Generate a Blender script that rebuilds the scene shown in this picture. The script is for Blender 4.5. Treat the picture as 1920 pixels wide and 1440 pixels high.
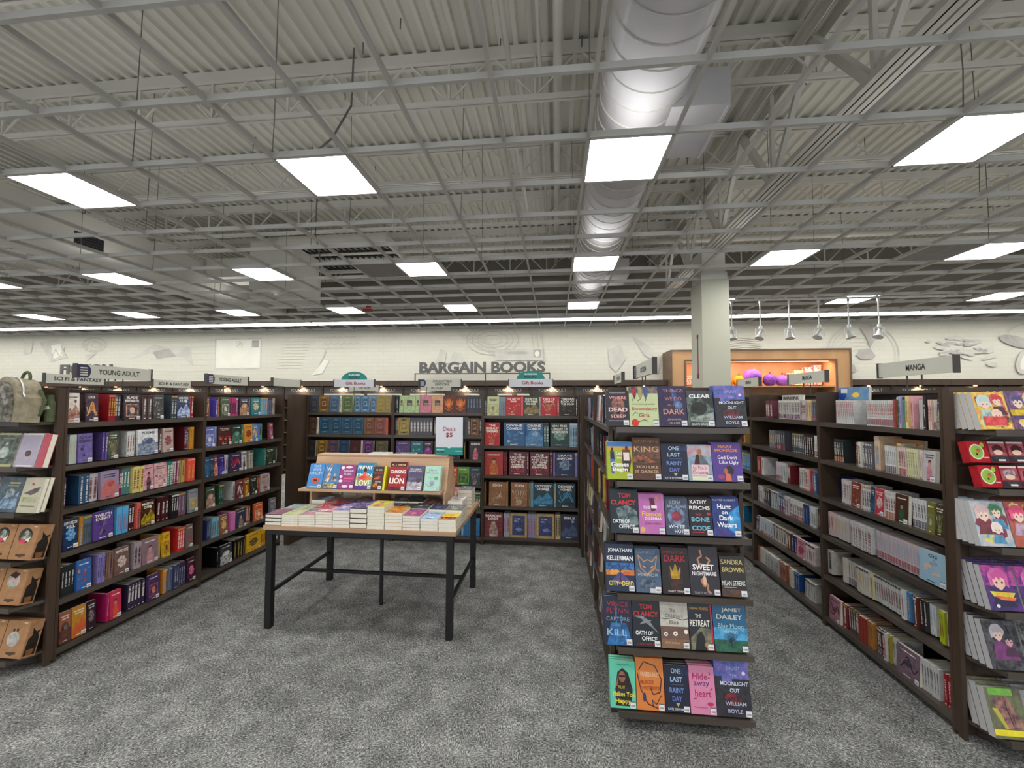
import bpy, math, random
from mathutils import Matrix, Vector
sc = bpy.context.scene
for o in list(bpy.data.objects): bpy.data.objects.remove(o)
COL = sc.collection
H = 1.6            # camera height before the shop-floor items are brought to true size
S = 1.17           # true size of the furniture
HC = H * S         # true camera height
DZ = HC - H        # lift of walls and ceiling

# ---------------------------------------------------------------- camera
F_PX, YAW, PITCH, ROLL = 771.8, 0.1047, 0.0443, 0.0027
cy, sy, cp, sp = math.cos(YAW), math.sin(YAW), math.cos(PITCH), math.sin(PITCH)
fw = Vector((-sy*cp, cy*cp, sp)); rt = Vector((cy, sy, 0)); up = rt.cross(fw)
rt2 = math.cos(ROLL)*rt + math.sin(ROLL)*up; up2 = -math.sin(ROLL)*rt + math.cos(ROLL)*up
cam = bpy.data.cameras.new('camera'); cam.sensor_width = 36; cam.lens = F_PX/1920*36
cam.clip_start = 0.05; cam.clip_end = 100
co = bpy.data.objects.new('camera', cam); COL.objects.link(co)
m = Matrix((rt2, up2, -fw)).transposed().to_4x4(); m.translation = (0, 0, HC)
co.matrix_world = m
sc.camera = co

# ---------------------------------------------------------------- world, exposure
w = bpy.data.worlds.new('world'); sc.world = w; w.use_nodes = True
w.node_tree.nodes['Background'].inputs[0].default_value = (0.8, 0.85, 0.9, 1)
w.node_tree.nodes['Background'].inputs[1].default_value = 0.3
vs = sc.view_settings
vs.view_transform = 'Standard'; vs.look = 'None'; vs.gamma = 1; vs.use_curve_mapping = False
vs.exposure = 0.63
PANEL_EMIT = 15.0
STRIP_EMIT = 8.5
UP_FILL_EMIT = 2.2  # added glow on top of the panel housings
WINDOW_FILL_EMIT = 1.8  # added glowing windows behind the camera

# ---------------------------------------------------------------- helpers
def lin(h, a=1.0):
    if isinstance(h, tuple): return h
    r = []
    for i in (0, 2, 4):
        c = int(h[i:i+2], 16)/255
        r.append(c/12.92 if c <= .04045 else ((c+.055)/1.055)**2.4)
    return (r[0], r[1], r[2], a)

def nodemat(name):
    m = bpy.data.materials.new(name); m.use_nodes = True
    nt = m.node_tree; b = nt.nodes['Principled BSDF']
    return m, nt, b
def N(nt, t, **kw):
    n = nt.nodes.new(t)
    for k, v in kw.items(): setattr(n, k, v)
    return n
def coords(nt, scale=(1, 1, 1), kind='Object'):
    tc = N(nt, 'ShaderNodeTexCoord'); mp = N(nt, 'ShaderNodeMapping')
    mp.inputs['Scale'].default_value = scale
    nt.links.new(tc.outputs[kind], mp.inputs[0]); return mp.outputs[0]
def noise(nt, vec, scale, detail=3, rough=.5):
    n = N(nt, 'ShaderNodeTexNoise'); n.inputs['Scale'].default_value = scale
    n.inputs['Detail'].default_value = detail; n.inputs['Roughness'].default_value = rough
    nt.links.new(vec, n.inputs['Vector']); return n.outputs[0]
def ramp(nt, fac, stops):
    r = N(nt, 'ShaderNodeValToRGB'); e = r.color_ramp.elements
    while len(e) < len(stops): e.new(.5)
    for i, (p, c) in enumerate(stops): e[i].position = p; e[i].color = lin(c)
    nt.links.new(fac, r.inputs[0]); return r.outputs[0]
def simple(name, c1, c2=None, scale=8, rough=.6, metal=0, stretch=(1, 1, 1), bump=0, spec=.5, lo=.35, hi=.65):
    m, nt, b = nodemat(name)
    v = coords(nt, stretch); f = noise(nt, v, scale)
    nt.links.new(ramp(nt, f, [(lo, c1), (hi, c2 or c1)]), b.inputs['Base Color'])
    b.inputs['Roughness'].default_value = rough; b.inputs['Metallic'].default_value = metal
    b.inputs['Specular IOR Level'].default_value = spec
    if bump:
        bp = N(nt, 'ShaderNodeBump'); bp.inputs['Strength'].default_value = bump; bp.inputs['Distance'].default_value = .01
        nt.links.new(f, bp.inputs['Height']); nt.links.new(bp.outputs[0], b.inputs['Normal'])
    return m
def emit(name, col, s):
    m, nt, b = nodemat(name)
    b.inputs['Base Color'].default_value = (.8, .8, .8, 1)
    b.inputs['Emission Color'].default_value = lin(col); b.inputs['Emission Strength'].default_value = s
    return m

M = {}
# printed surfaces: two colours stored on the mesh, mixed by a noise like ink
def printed(name, rough, coat):
    m, nt, b = nodemat(name)
    a1 = N(nt, 'ShaderNodeAttribute', attribute_name='Col'); a2 = N(nt, 'ShaderNodeAttribute', attribute_name='Alt')
    v = coords(nt); f = noise(nt, v, 26, 4, .6)
    mr = N(nt, 'ShaderNodeMapRange'); mr.inputs[1].default_value = .42; mr.inputs[2].default_value = .6
    nt.links.new(f, mr.inputs[0])
    mx = N(nt, 'ShaderNodeMix', data_type='RGBA')
    nt.links.new(mr.outputs[0], mx.inputs[0]); nt.links.new(a1.outputs[0], mx.inputs[6]); nt.links.new(a2.outputs[0], mx.inputs[7])
    nt.links.new(mx.outputs[2], b.inputs['Base Color'])
    b.inputs['Roughness'].default_value = rough; b.inputs['Specular IOR Level'].default_value = coat
    return m
M['cover'] = printed('printed_cover', .38, .45)
M['matte_print'] = printed('printed_matte', .75, .25)
m, nt, b = nodemat('page_edges')
v = coords(nt, (.06, .06, 1)); wv = N(nt, 'ShaderNodeTexNoise'); wv.inputs['Scale'].default_value = 500
nt.links.new(v, wv.inputs['Vector'])
nt.links.new(ramp(nt, wv.outputs[0], [(.3, 'E2DCC9'), (.7, 'F5F0E0')]), b.inputs['Base Color']); b.inputs['Roughness'].default_value = .85
M['paper'] = m
M['whitepaper'] = simple('white_page_edges', 'B8B8B6', 'CACAC8', 150, .8)
M['sticker'] = simple('sticker_paper', 'E8E8EA', 'DCDCDF', 60, .6)
M['wood'] = simple('dark_stained_wood', '3C2F25', '4E3E32', 5, .42, stretch=(1, 1, .12), lo=.3, hi=.7, spec=.4)
M['shelfwood'] = simple('dark_shelf_board', '443C35', '564E46', 6, .34, stretch=(.3, .3, 1), spec=.45)
M['oak'] = simple('light_oak', 'B08C6C', 'CEAC88', 9, .5, stretch=(.15, 1, 1), lo=.3, hi=.7)
M['blackmetal'] = simple('black_powder_coat', '0C0C0D', '141415', 40, .45)
M['ceilpaint'] = simple('grey_white_ceiling_paint', 'CDCCC4', 'D8D7D0', 1.2, .75)
M['deck'] = simple('painted_steel_deck', 'CFCEC4', 'D9D8CF', .6, .7)
M['gridpaint'] = simple('grid_bar_paint', 'C4C3BE', 'CECDC8', 4, .6)
M['darkwall'] = simple('dark_grey_upper_wall', '8A857F', '948F88', .6, .85)
M['duct'] = simple('duct_fabric', 'CACACE', 'D2D2D4', 2, .9)
M['pillar'] = simple('pillar_paint', 'B2B3A2', 'B7B8A7', .8, .7)
M['sign'] = simple('sign_panel', 'C0C1B4', 'C6C7BA', 3, .6)
M['signpale'] = simple('pale_sign_panel', 'D0D2D8', 'D6D8DE', 3, .6)
M['signdark'] = simple('sign_end_cap', '35322F', '3C3936', 5, .5)
M['navy'] = simple('navy_print', '22264A', '262B50', 10, .5)
M['ink'] = simple('dark_ink', '2A2A2E', '303034', 10, .6)
M['letter'] = simple('grey_letter_face', '4E4E4C', '565654', 10, .6)
M['white'] = simple('white_print', 'E4E4E0', 'EAEAE6', 10, .6)
M['teal'] = simple('teal_print', '12857C', '168E84', 10, .5)
M['maroon'] = simple('maroon_print', '8A2034', '92263A', 10, .5)
M['chrome'] = simple('satin_white_metal', 'C8CAC8', 'D6D8D6', 20, .3, .2)
M['housing'] = simple('fixture_housing', 'D0D0CC', 'D8D8D4', 6, .5)
M['tile'] = simple('blank_ceiling_tile', '8E8C8A', '989694', 10, .9)
M['nichewood'] = simple('honey_wood', 'AE8458', 'BE9466', 3, .5, stretch=(1, 1, .2))
M['nichetrim'] = simple('brown_trim', '5E4A38', '6A543F', 5, .5)
M['daylight'] = emit('added_window_glow', 'EEF3FF', WINDOW_FILL_EMIT)  # fill glow for the added windows, out of view
M['steel'] = simple('thin_steel', '6A6A6A', '7A7A7A', 30, .5, .4)
M['red'] = simple('red_plastic', '8C1A1C', '981E20', 10, .4)
M['panel'] = emit('light_panel_diffuser', 'FFFDFA', PANEL_EMIT)
M['up_fill'] = emit('added_up_glow', 'FFFDFA', UP_FILL_EMIT)  # fill glow added to lift the roof deck
M['strip'] = emit('linear_light_diffuser', 'FFFBFA', STRIP_EMIT)
M['warm'] = emit('warm_puck_lens', 'FFC890', 12)
M['warmstrip'] = emit('warm_led_strip', 'FFB690', 4)

# carpet: short light and dark dashes in patches that run either way
m, nt, b = nodemat('dashed_grey_carpet')
d1 = noise(nt, coords(nt, (1, .3, 1)), 190, 3, .6)
d2 = noise(nt, coords(nt, (.3, 1, 1)), 190, 3, .6)
sel = noise(nt, coords(nt), 9, 4, .7)
mr = N(nt, 'ShaderNodeMapRange'); mr.inputs[1].default_value = .46; mr.inputs[2].default_value = .54; nt.links.new(sel, mr.inputs[0])
mx = N(nt, 'ShaderNodeMix'); nt.links.new(mr.outputs[0], mx.inputs[0]); nt.links.new(d1, mx.inputs[2]); nt.links.new(d2, mx.inputs[3])
big = noise(nt, coords(nt), 5.0, 5, .7)
ad = N(nt, 'ShaderNodeMath', operation='MULTIPLY_ADD'); ad.inputs[1].default_value = .3
nt.links.new(big, ad.inputs[0]); nt.links.new(mx.outputs[0], ad.inputs[2])
nt.links.new(ramp(nt, ad.outputs[0], [(.52, '3C3D3B'), (.61, '6A6B69'), (.69, '868784'), (.8, 'C4C5C2')]), b.inputs['Base Color'])
b.inputs['Roughness'].default_value = .95; b.inputs['Specular IOR Level'].default_value = .1
bp = N(nt, 'ShaderNodeBump'); bp.inputs['Strength'].default_value = .2; bp.inputs['Distance'].default_value = .006
nt.links.new(mx.outputs[0], bp.inputs['Height']); nt.links.new(bp.outputs[0], b.inputs['Normal'])
M['carpet'] = m
# whitewashed brick print on the back wall
m, nt, b = nodemat('whitewashed_brick_print')
br = N(nt, 'ShaderNodeTexBrick'); br.inputs['Scale'].default_value = 1.0
br.inputs['Color1'].default_value = lin('CBCABC'); br.inputs['Color2'].default_value = lin('C5C4B6'); br.inputs['Mortar'].default_value = lin('BCBBAE')
br.inputs['Brick Width'].default_value = .3; br.inputs['Row Height'].default_value = .1; br.inputs['Mortar Size'].default_value = .008
tc = N(nt, 'ShaderNodeTexCoord'); sx = N(nt, 'ShaderNodeSeparateXYZ'); cx = N(nt, 'ShaderNodeCombineXYZ')
nt.links.new(tc.outputs['Object'], sx.inputs[0]); nt.links.new(sx.outputs[0], cx.inputs[0]); nt.links.new(sx.outputs[2], cx.inputs[1]); nt.links.new(cx.outputs[0], br.inputs['Vector'])
f = noise(nt, coords(nt), 1.7, 5, .6); mx = N(nt, 'ShaderNodeMix', data_type='RGBA')
nt.links.new(f, mx.inputs[0]); nt.links.new(br.outputs[0], mx.inputs[6]); mx.inputs[7].default_value = lin('C6C5B6')
nt.links.new(mx.outputs[2], b.inputs['Base Color']); b.inputs['Roughness'].default_value = .9
M['brick'] = m
M['muralgrey'] = simple('mural_grey_ink', 'B4B2A9', 'C2C1B6', 3, .9)
M['muraldark'] = simple('mural_dark_ink', '9A9690', 'ACA9A1', 3, .9)
M['muralpale'] = simple('mural_pale_ink', 'D9D9CB', 'D3D3C5', 3, .9)
M['muralline'] = simple('mural_line_ink', 'B0AFA4', 'BAB9AE', 6, .9)
M['plainwall'] = simple('off_white_wall', 'BDBBB2', 'C6C4BB', 1, .9)

class MB:
    def __init__(s): s.v = []; s.f = []; s.m = []; s.c = []; s.a = []; s.any = False
    def poly(s, pts, mat=0, col='808080', alt=None):
        i = len(s.v); s.v += [tuple(p) for p in pts]; s.f.append(tuple(range(i, i+len(pts)))); s.m.append(mat)
        s.c.append(col); s.a.append(alt or col)
    def box(s, x0, x1, y0, y1, z0, z1, mat=0, col='808080', alt=None):
        i = len(s.v)
        s.v += [(x0,y0,z0),(x1,y0,z0),(x1,y1,z0),(x0,y1,z0),(x0,y0,z1),(x1,y0,z1),(x1,y1,z1),(x0,y1,z1)]
        for q in ((0,3,2,1),(4,5,6,7),(0,1,5,4),(1,2,6,5),(2,3,7,6),(3,0,4,7)):
            s.f.append(tuple(i+k for k in q)); s.m.append(mat); s.c.append(col); s.a.append(alt or col)
    def tube(s, p, q, r, n=8, mat=0, r2=None, col='808080'):
        p = Vector(p); q = Vector(q); d = (q-p).normalized()
        a = d.orthogonal().normalized(); bb = d.cross(a); i = len(s.v); r2 = r if r2 is None else r2
        for P, R in ((p, r), (q, r2)):
            for k in range(n):
                t = 2*math.pi*k/n; s.v.append(tuple(P + R*(math.cos(t)*a + math.sin(t)*bb)))
        for k in range(n):
            s.f.append((i+k, i+(k+1) % n, i+n+(k+1) % n, i+n+k)); s.m.append(mat); s.c.append(col); s.a.append(col)
        s.f.append(tuple(i+n-1-k for k in range(n))); s.f.append(tuple(i+n+k for k in range(n)))
        s.m += [mat]*2; s.c += [col]*2; s.a += [col]*2
    def path(s, pts, r, n=6, mat=0):
        for a, b in zip(pts, pts[1:]): s.tube(a, b, r, n, mat)
    def beam(s, p, q, w, h, mat=0):       # rectangular bar between two points
        p = Vector(p); q = Vector(q); d = (q-p).normalized()
        a = d.cross(Vector((0, 0, 1)))
        a = Vector((1, 0, 0)) if a.length < 1e-4 else a.normalized()
        bb = a.cross(d); i = len(s.v)
        for P in (p, q):
            for u, t in ((-1, -1), (1, -1), (1, 1), (-1, 1)): s.v.append(tuple(P + a*u*w/2 + bb*t*h/2))
        for qd in ((0,1,2,3),(7,6,5,4),(0,4,5,1),(1,5,6,2),(2,6,7,3),(3,7,4,0)):
            s.f.append(tuple(i+k for k in qd)); s.m.append(mat); s.c.append('808080'); s.a.append('808080')
    def mesh(s, name, mats, smooth=False):
        me = bpy.data.meshes.new(name); me.from_pydata(s.v, [], s.f)
        for mt in mats: me.materials.append(M[mt])
        me.polygons.foreach_set('material_index', s.m)
        if smooth: me.polygons.foreach_set('use_smooth', [True]*len(s.f))
        if any(mt in ('cover', 'matte_print') for mt in mats):
            for nm, src in (('Col', s.c), ('Alt', s.a)):
                at = me.color_attributes.new(nm, 'FLOAT_COLOR', 'CORNER'); buf = []
                for pf, c in zip(s.f, src): buf += list(lin(c))*len(pf)
                at.data.foreach_set('color', buf)
        me.update(); return me

FLOOR_ITEMS = []
def link(o, parent=None, floor=True):
    COL.objects.link(o)
    if parent: o.parent = parent
    elif floor: FLOOR_ITEMS.append(o)
    return o
def tag(o, label=None, cat=None, group=None, kind=None):
    if label: o['label'] = label
    if cat: o['category'] = cat
    if group: o['group'] = group
    if kind: o['kind'] = kind
    return o
def obj(name, mb, mats, parent=None, floor=True, smooth=False, loc=None):
    if isinstance(mats, str): mats = [mats]
    o = bpy.data.objects.new(name, mb.mesh(name, mats, smooth))
    if loc: o.location = loc
    return link(o, parent, floor)
def thing(name, label, cat, loc=(0, 0, 0), rz=0, group=None, floor=True, rx=0):
    o = bpy.data.objects.new(name, None); o.empty_display_size = .05
    o.location = loc; o.rotation_euler = (rx, 0, rz)
    link(o, None, floor); return tag(o, label, cat, group)
def copy_tree(o, parent=None):
    c = o.copy(); link(c, parent)
    for ch in list(o.children):
        d = ch.copy(); COL.objects.link(d); d.parent = c
        for g in list(ch.children):
            e = g.copy(); COL.objects.link(e); e.parent = d
    return c

# text as flat triangles from the built-in font
_tx = {}
def text2d(body, bold=.0):
    k = (body, bold)
    if k in _tx: return _tx[k]
    cu = bpy.data.curves.new('t', 'FONT'); cu.body = body; cu.resolution_u = 3; cu.offset = bold; cu.space_character = 1.0
    o = bpy.data.objects.new('t', cu); COL.objects.link(o)
    me = bpy.data.meshes.new_from_object(o)
    vs_ = [(v.co.x, v.co.y) for v in me.vertices]; fs = []
    for p in me.polygons:
        ids = list(p.vertices)
        ar = sum(vs_[ids[i]][0]*vs_[ids[(i+1) % len(ids)]][1]-vs_[ids[(i+1) % len(ids)]][0]*vs_[ids[i]][1] for i in range(len(ids)))
        fs.append(ids if ar > 0 else ids[::-1])
    bpy.data.objects.remove(o); bpy.data.curves.remove(cu); bpy.data.meshes.remove(me)
    xs = [v[0] for v in vs_] or [0, 1]; ys = [v[1] for v in vs_] or [0, 1]
    r = (vs_, fs, min(xs), max(xs), min(ys), max(ys)); _tx[k] = r; return r
def put_text(mb, body, x0, x1, z0, z1, y, mat=0, col='FFFFFF', bold=.0, fn=None):
    """text fitted to the box x0..x1, z0..z1 on the plane y, facing -y (or mapped by fn)"""
    vs_, fs, a, b_, c, d = text2d(body, bold)
    if b_-a < 1e-6 or d-c < 1e-6: return
    i = len(mb.v)
    for (x, z) in vs_:
        X = x0+(x-a)/(b_-a)*(x1-x0); Z = z0+(z-c)/(d-c)*(z1-z0)
        mb.v.append(fn(X, Z) if fn else (X, y, Z))
    for f in fs:
        mb.f.append(tuple(i+k for k in f)); mb.m.append(mat); mb.c.append(col); mb.a.append(col)

def art(mb, items, x0, z0, w, h, y=0.0, mat=0, fn=None):
    """flat print on the plane y facing -y; items in 0..1 of the cover"""
    e = 0.0003
    for it in items:
        y -= 0.00012
        g = (lambda yy: (lambda X, Z: fn(X, Z, yy)) if fn else (lambda X, Z: (X, yy, Z)))(y-e)
        P = lambda u, v: g(x0+u*w, z0+v*h)
        k = it[0]
        if k == 't':
            _, s, cx, cz, tw, th, c = it[:7]; bold = it[7] if len(it) > 7 else .012
            put_text(mb, s, x0+(cx-tw/2)*w, x0+(cx+tw/2)*w, z0+(cz-th/2)*h, z0+(cz+th/2)*h, 0, mat, c, bold, g)
        elif k == 'r':
            _, u0, v0, u1, v1, c = it[:6]; al = it[6] if len(it) > 6 else None
            mb.poly([P(u0, v0), P(u1, v0), P(u1, v1), P(u0, v1)], mat, c, al)
        elif k == 'e':
            _, cx, cz, ru, rv, c = it[:6]; al = it[6] if len(it) > 6 else None
            mb.poly([P(cx+ru*math.cos(t*math.pi/9), cz+rv*math.sin(t*math.pi/9)) for t in range(18)], mat, c, al)
        elif k == 'p':
            mb.poly([P(*q) for q in it[1]], mat, it[2], it[3] if len(it) > 3 else None)
        elif k == 'l':     # thick polyline
            _, pts, th, c = it
            for (a, b_), (c_, d_) in zip(pts, pts[1:]):
                dx, dz = (c_-a)*w, (d_-b_)*h; L = math.hypot(dx, dz) or 1; nx, nz = -dz/L*th/2, dx/L*th/2
                mb.poly([g(x0+a*w-nx, z0+b_*h-nz), g(x0+c_*w-nx, z0+d_*h-nz), g(x0+c_*w+nx, z0+d_*h+nz), g(x0+a*w+nx, z0+b_*h+nz)], mat, c)

def hexmix(a, b, t):
    return ''.join('%02X' % int(round(int(a[i:i+2], 16)*(1-t)+int(b[i:i+2], 16)*t)) for i in (0, 2, 4))
def colour_name(h):
    r, g, b = [int(h[i:i+2], 16)/255 for i in (0, 2, 4)]
    import colorsys
    hh, s, v = colorsys.rgb_to_hsv(r, g, b); hd = hh*360
    if s < .14: return 'black' if v < .22 else 'charcoal' if v < .38 else 'grey' if v < .66 else 'pale grey' if v < .8 else 'white'
    if v < .2: return 'black'
    base = 'red' if hd < 14 or hd > 345 else 'orange' if hd < 38 else 'yellow' if hd < 66 else 'green' if hd < 160 else 'teal' if hd < 195 else 'blue' if hd < 250 else 'purple' if hd < 300 else 'pink'
    if base == 'orange' and v < .72: base = 'brown'
    if base == 'orange' and s < .45: base = 'tan'
    if base == 'yellow' and v < .6: base = 'olive'
    if base == 'yellow' and s < .35: base = 'cream'
    if base == 'red' and s < .45 and v > .6: base = 'pink'
    pre = 'dark ' if v < .42 else 'pale ' if (s < .4 and v > .62 and base not in ('cream', 'pink', 'tan')) else ''
    return pre+base
ORD = ['', 'first', 'second', 'third', 'fourth', 'fifth', 'sixth', 'seventh', 'eighth', 'ninth', 'tenth', 'eleventh', 'twelfth']
def nth(n):
    if n < len(ORD): return ORD[n]
    return '%d%s' % (n, 'th' if 10 <= n % 100 <= 20 else {1: 'st', 2: 'nd', 3: 'rd'}.get(n % 10, 'th'))

# ---------------------------------------------------------------- the setting
def struct(name, mb, mats, kids=None):
    o = obj(name, mb, mats, None, False); o['kind'] = 'structure'; return o
XL, XR, YB, YF = -22.0, 14.0, 10.4, -9.0
ZG = 3.5+DZ; ZD = 5.25+DZ
mb = MB(); mb.poly([(XL, YF, 0), (XR, YF, 0), (XR, YB, 0), (XL, YB, 0)]); struct('floor', mb, 'carpet')
# corrugated roof deck
mb = MB(); x = XL; pitch = .152; k = 0
prof = []
while x < XR:
    prof += [(x, ZD), (x+.045, ZD), (x+.06, ZD+.04), (x+.137, ZD+.04)]; x += pitch
prof.append((x, ZD))
for (a, za), (b_, zb) in zip(prof, prof[1:]):
    mb.poly([(a, YB, za), (b_, YB, zb), (b_, YF, zb), (a, YF, za)])
roof = struct('ceiling', mb, 'deck')
mb = MB(); random.seed(5)
for i in range(90):
    x = random.uniform(-9, 8); y = random.uniform(1.2, 9.5); l = random.uniform(.06, .12)
    mb.tube((x, y, ZD-l), (x+random.uniform(-.008, .008), y, ZD+.02), .006, 5)
o = obj('fastener', mb, 'steel', roof, False); o['kind'] = 'stuff'
# side and front walls
mb = MB(); mb.box(XL-.1, XL, YF, YB, 0, ZD+.1); struct('wall_left', mb, 'plainwall')
mb = MB(); mb.box(XR, XR+.1, YF, YB, 0, ZD+.1); struct('wall_right', mb, 'plainwall')
mb = MB(); mb.box(XL-.1, XR+.1, YF-.1, YF, 3.0, ZD+.1); mb.box(XL-.1, XR+.1, YF-.1, YF, 0, .3)
wx = [XL+1.2+4.2*k for k in range(9)]
for k in range(9):
    a_ = XL-.1 if k == 0 else wx[k-1]+3.6
    if wx[k]-a_ > 0: mb.box(a_, wx[k], YF-.1, YF, .3, 3.0)
mb.box(wx[7]+3.6, XR+.1, YF-.1, YF, .3, 3.0)
struct('wall_front', mb, 'plainwall')
for k in range(8):  # unseen glowing windows, added to brighten the surfaces that face the camera
    mb = MB(); x = wx[k]; mb.poly([(x+3.6, YF-.05, .3), (x, YF-.05, .3), (x, YF-.05, 3.0), (x+3.6, YF-.05, 3.0)], 1)
    for a_, b_ in ((x, x+.05), (x+1.77, x+1.83), (x+3.55, x+3.6)): mb.box(a_, b_, YF-.07, YF-.01, .3, 3.0)
    struct('fill_window_%d' % (k+1), mb, ['blackmetal', 'daylight'])
# back wall: mural below the ceiling grid, dark paint above
mb = MB(); mb.box(XL-.1, XR+.1, YB, YB+.1, 0, ZG+.02, 0); mb.box(XL-.1, XR+.1, YB, YB+.1, ZG+.02, ZD+.1, 1)
W0 = YB-.002
_n = [0]
def off(): _n[0] += 1; return W0-.00004*_n[0]
def wp(pts, mat): y = off(); mb.poly([(x, y, z+DZ) for x, z in pts], mat)
def wr(x0, z0, x1, z1, mat): wp([(x0, z0), (x1, z0), (x1, z1), (x0, z1)], mat)
def wl(pts, th, mat=5):
    for (a, b_), (c, d) in zip(pts, pts[1:]):
        L = math.hypot(c-a, d-b_) or 1; nx, nz = -(d-b_)/L*th/2, (c-a)/L*th/2
        y = off(); mb.poly([(a-nx, y, b_-nz+DZ), (c-nx, y, d-nz+DZ), (c+nx, y, d+nz+DZ), (a+nx, y, b_+nz+DZ)], mat)
def we(cx, cz, rx, rz, mat, n=20, rot=0):
    wp([(cx+rx*math.cos(2*math.pi*t/n)*math.cos(rot)-rz*math.sin(2*math.pi*t/n)*math.sin(rot), cz+rx*math.cos(2*math.pi*t/n)*math.sin(rot)+rz*math.sin(2*math.pi*t/n)*math.cos(rot)) for t in range(n)], mat)
def wc(cx, cz, rx, rz, th, t0=0, t1=2*math.pi, n=28): wl([(cx+rx*math.cos(t0+(t1-t0)*i/n), cz+rz*math.sin(t0+(t1-t0)*i/n)) for i in range(n+1)], th)
# envelope with stamp, paper bird, ruled lines
wr(-9.36, 2.47, -7.96, 3.34, 2); wr(-9.31, 2.52, -8.0, 3.3, 4); wr(-8.25, 3.08, -8.05, 3.27, 3); wc(-8.62, 3.17, .1, .08, .012); wl([(-8.66, 3.12), (-8.6, 3.22), (-8.56, 3.16)], .03)
for k in range(6): wl([(-11.3+i*.25, 2.42+k*.17+.012*math.sin(i*1.3+k)) for i in range(9)], .012)
wp([(-12.0, 2.75), (-11.2, 3.2), (-10.75, 3.08), (-11.25, 2.98)], 2); wp([(-11.25, 2.98), (-10.75, 3.08), (-10.5, 2.86), (-11.1, 2.78)], 3)
wp([(-10.75, 3.08), (-10.1, 3.08), (-9.98, 2.55), (-10.25, 2.8), (-10.5, 2.86)], 2)
wc(-13.1, 3.2, .38, .2, .03); wc(-13.1, 3.18, .26, .13, .02); wc(-13.05, 3.2, .14, .07, .02); wp([(-13.55, 3.14), (-13.35, 3.25), (-13.3, 3.05)], 2); wp([(-13.4, 2.9), (-13.0, 2.98), (-13.3, 2.75)], 2)
wp([(-14.9, 3.3), (-14.3, 3.38), (-13.95, 2.85), (-14.5, 2.72)], 2); wp([(-14.5, 3.2), (-14.2, 3.25), (-14.1, 2.9), (-14.4, 2.82)], 4); wl([(-14.5, 2.75), (-14.35, 3.1), (-14.2, 2.86), (-14.05, 3.15)], .03)
wp([(-15.4, 3.3), (-15.1, 3.3), (-15.15, 3.0), (-15.4, 2.95)], 2)
# handwriting strokes and a faint quill
for k, (x, z) in enumerate(((-6.3, 3.32), (-6.15, 3.15), (-6.2, 3.02))):
    wl([(x+.06*i, z+.03*math.sin(i*2.1+k)) for i in range(18)], .012)
wl([(-6.35, 2.45), (-6.22, 2.7), (-6.1, 2.95)], .03); wp([(-6.5, 2.3), (-6.2, 2.35), (-6.0, 2.7), (-6.15, 2.72)], 4)
for k in range(10): wl([(-7.5+.02*k, 2.5+k*.08), (-6.8+.03*k, 2.5+k*.08)], .008)
# contour lines
for k in range(4): wc(-1.6, 3.2, .25+.14*k, .12+.09*k, .014)
for k in range(5): wl([(-2.5+.1*k+.16*i, 3.4-.11*i-.03*math.sin(i+k)) for i in range(7)], .012)
for k in range(3): wl([(-.6+.12*k+.02*i, 3.4-.13*i) for i in range(7)], .012)
# post card with stamp
wr(-1.53, 2.66, -.3, 2.95, 2); wr(-.55, 2.73, -.36, 2.93, 3); we(-.455, 2.83, .06, .075, 4)
for k in range(3): wl([(-.9+.05*i, 2.76+.05*k+.01*math.sin(i*1.5)) for i in range(8)], .01)
put_text(mb, 'POST CARD', -1.2, -.72, 2.83+DZ, 2.9+DZ, W0-.035, 5, bold=.02)
wp([(-3.1, 2.6), (-2.95, 2.98), (-2.8, 2.9), (-2.85, 2.6)], 2); wp([(-2.8, 2.6), (-2.6, 2.9), (-2.4, 2.85), (-2.3, 2.6)], 2)
wl([(-3.0, 2.62), (-2.2, 2.62)], .012)
# tangle of ribbon left of the pillar, wave lines right of it
wp([(1.3, 2.9), (1.6, 3.05), (1.75, 2.7), (1.5, 2.35), (1.35, 2.5)], 2); wp([(1.9, 3.25), (2.3, 3.0), (2.5, 2.6), (2.2, 2.75)], 2); wp([(2.1, 2.6), (2.6, 2.75), (2.5, 2.3), (2.25, 2.35)], 2)
for k in range(5): wl([(3.7+.1*i, 2.93+.055*k+.02*math.sin(i*.9+k*.3)) for i in range(13)], .014)
# round map
wc(7.15, 2.75, .78, .72, .016); wc(7.15, 2.75, .7, .65, .01)
for k in range(5): wc(7.05, 2.7, .18+.1*k, .16+.09*k, .007, .3, 4.6)
wp([(7.1, 3.36), (7.35, 3.42), (7.65, 3.2), (7.45, 3.12), (7.3, 2.9), (7.25, 3.1)], 3); wp([(7.0, 2.72), (7.1, 2.86), (7.3, 2.88), (7.42, 2.7), (7.3, 2.62), (7.1, 2.62)], 3)
wp([(6.7, 2.45), (6.85, 2.55), (6.95, 2.5), (7.0, 2.35), (6.85, 2.3), (6.75, 2.38)], 3); wc(7.9, 2.5, .25, .2, .01, 3, 6)
# tree and hanging leaves
random.seed(3)
for k in range(46):
    x = 8.7+random.gauss(.45, .33); z = 2.85+random.gauss(0, .13)-.25*(x-9.1)*.6
    we(x, z, random.uniform(.05, .17), random.uniform(.02, .06), 2 if k % 3 else 3, 9, random.uniform(-.4, .4))
we(10.5, 2.55, .17, .3, 2, 16, -.35); we(10.5, 2.55, .08, .2, 4, 14, -.35); we(10.35, 3.0, .36, .12, 3, 16, -.3); we(11.1, 2.95, .4, .12, 3, 16, .2); wl([(10.7, 2.9), (11.0, 3.2), (11.2, 3.42)], .02); wc(10.6, 3.15, .4, .25, .015, 1, 4)
we(13, 3.0, .5, .3, 2)
struct('wall_back', mb, ['brick', 'darkwall', 'muralgrey', 'muraldark', 'muralpale', 'muralline'])

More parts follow.
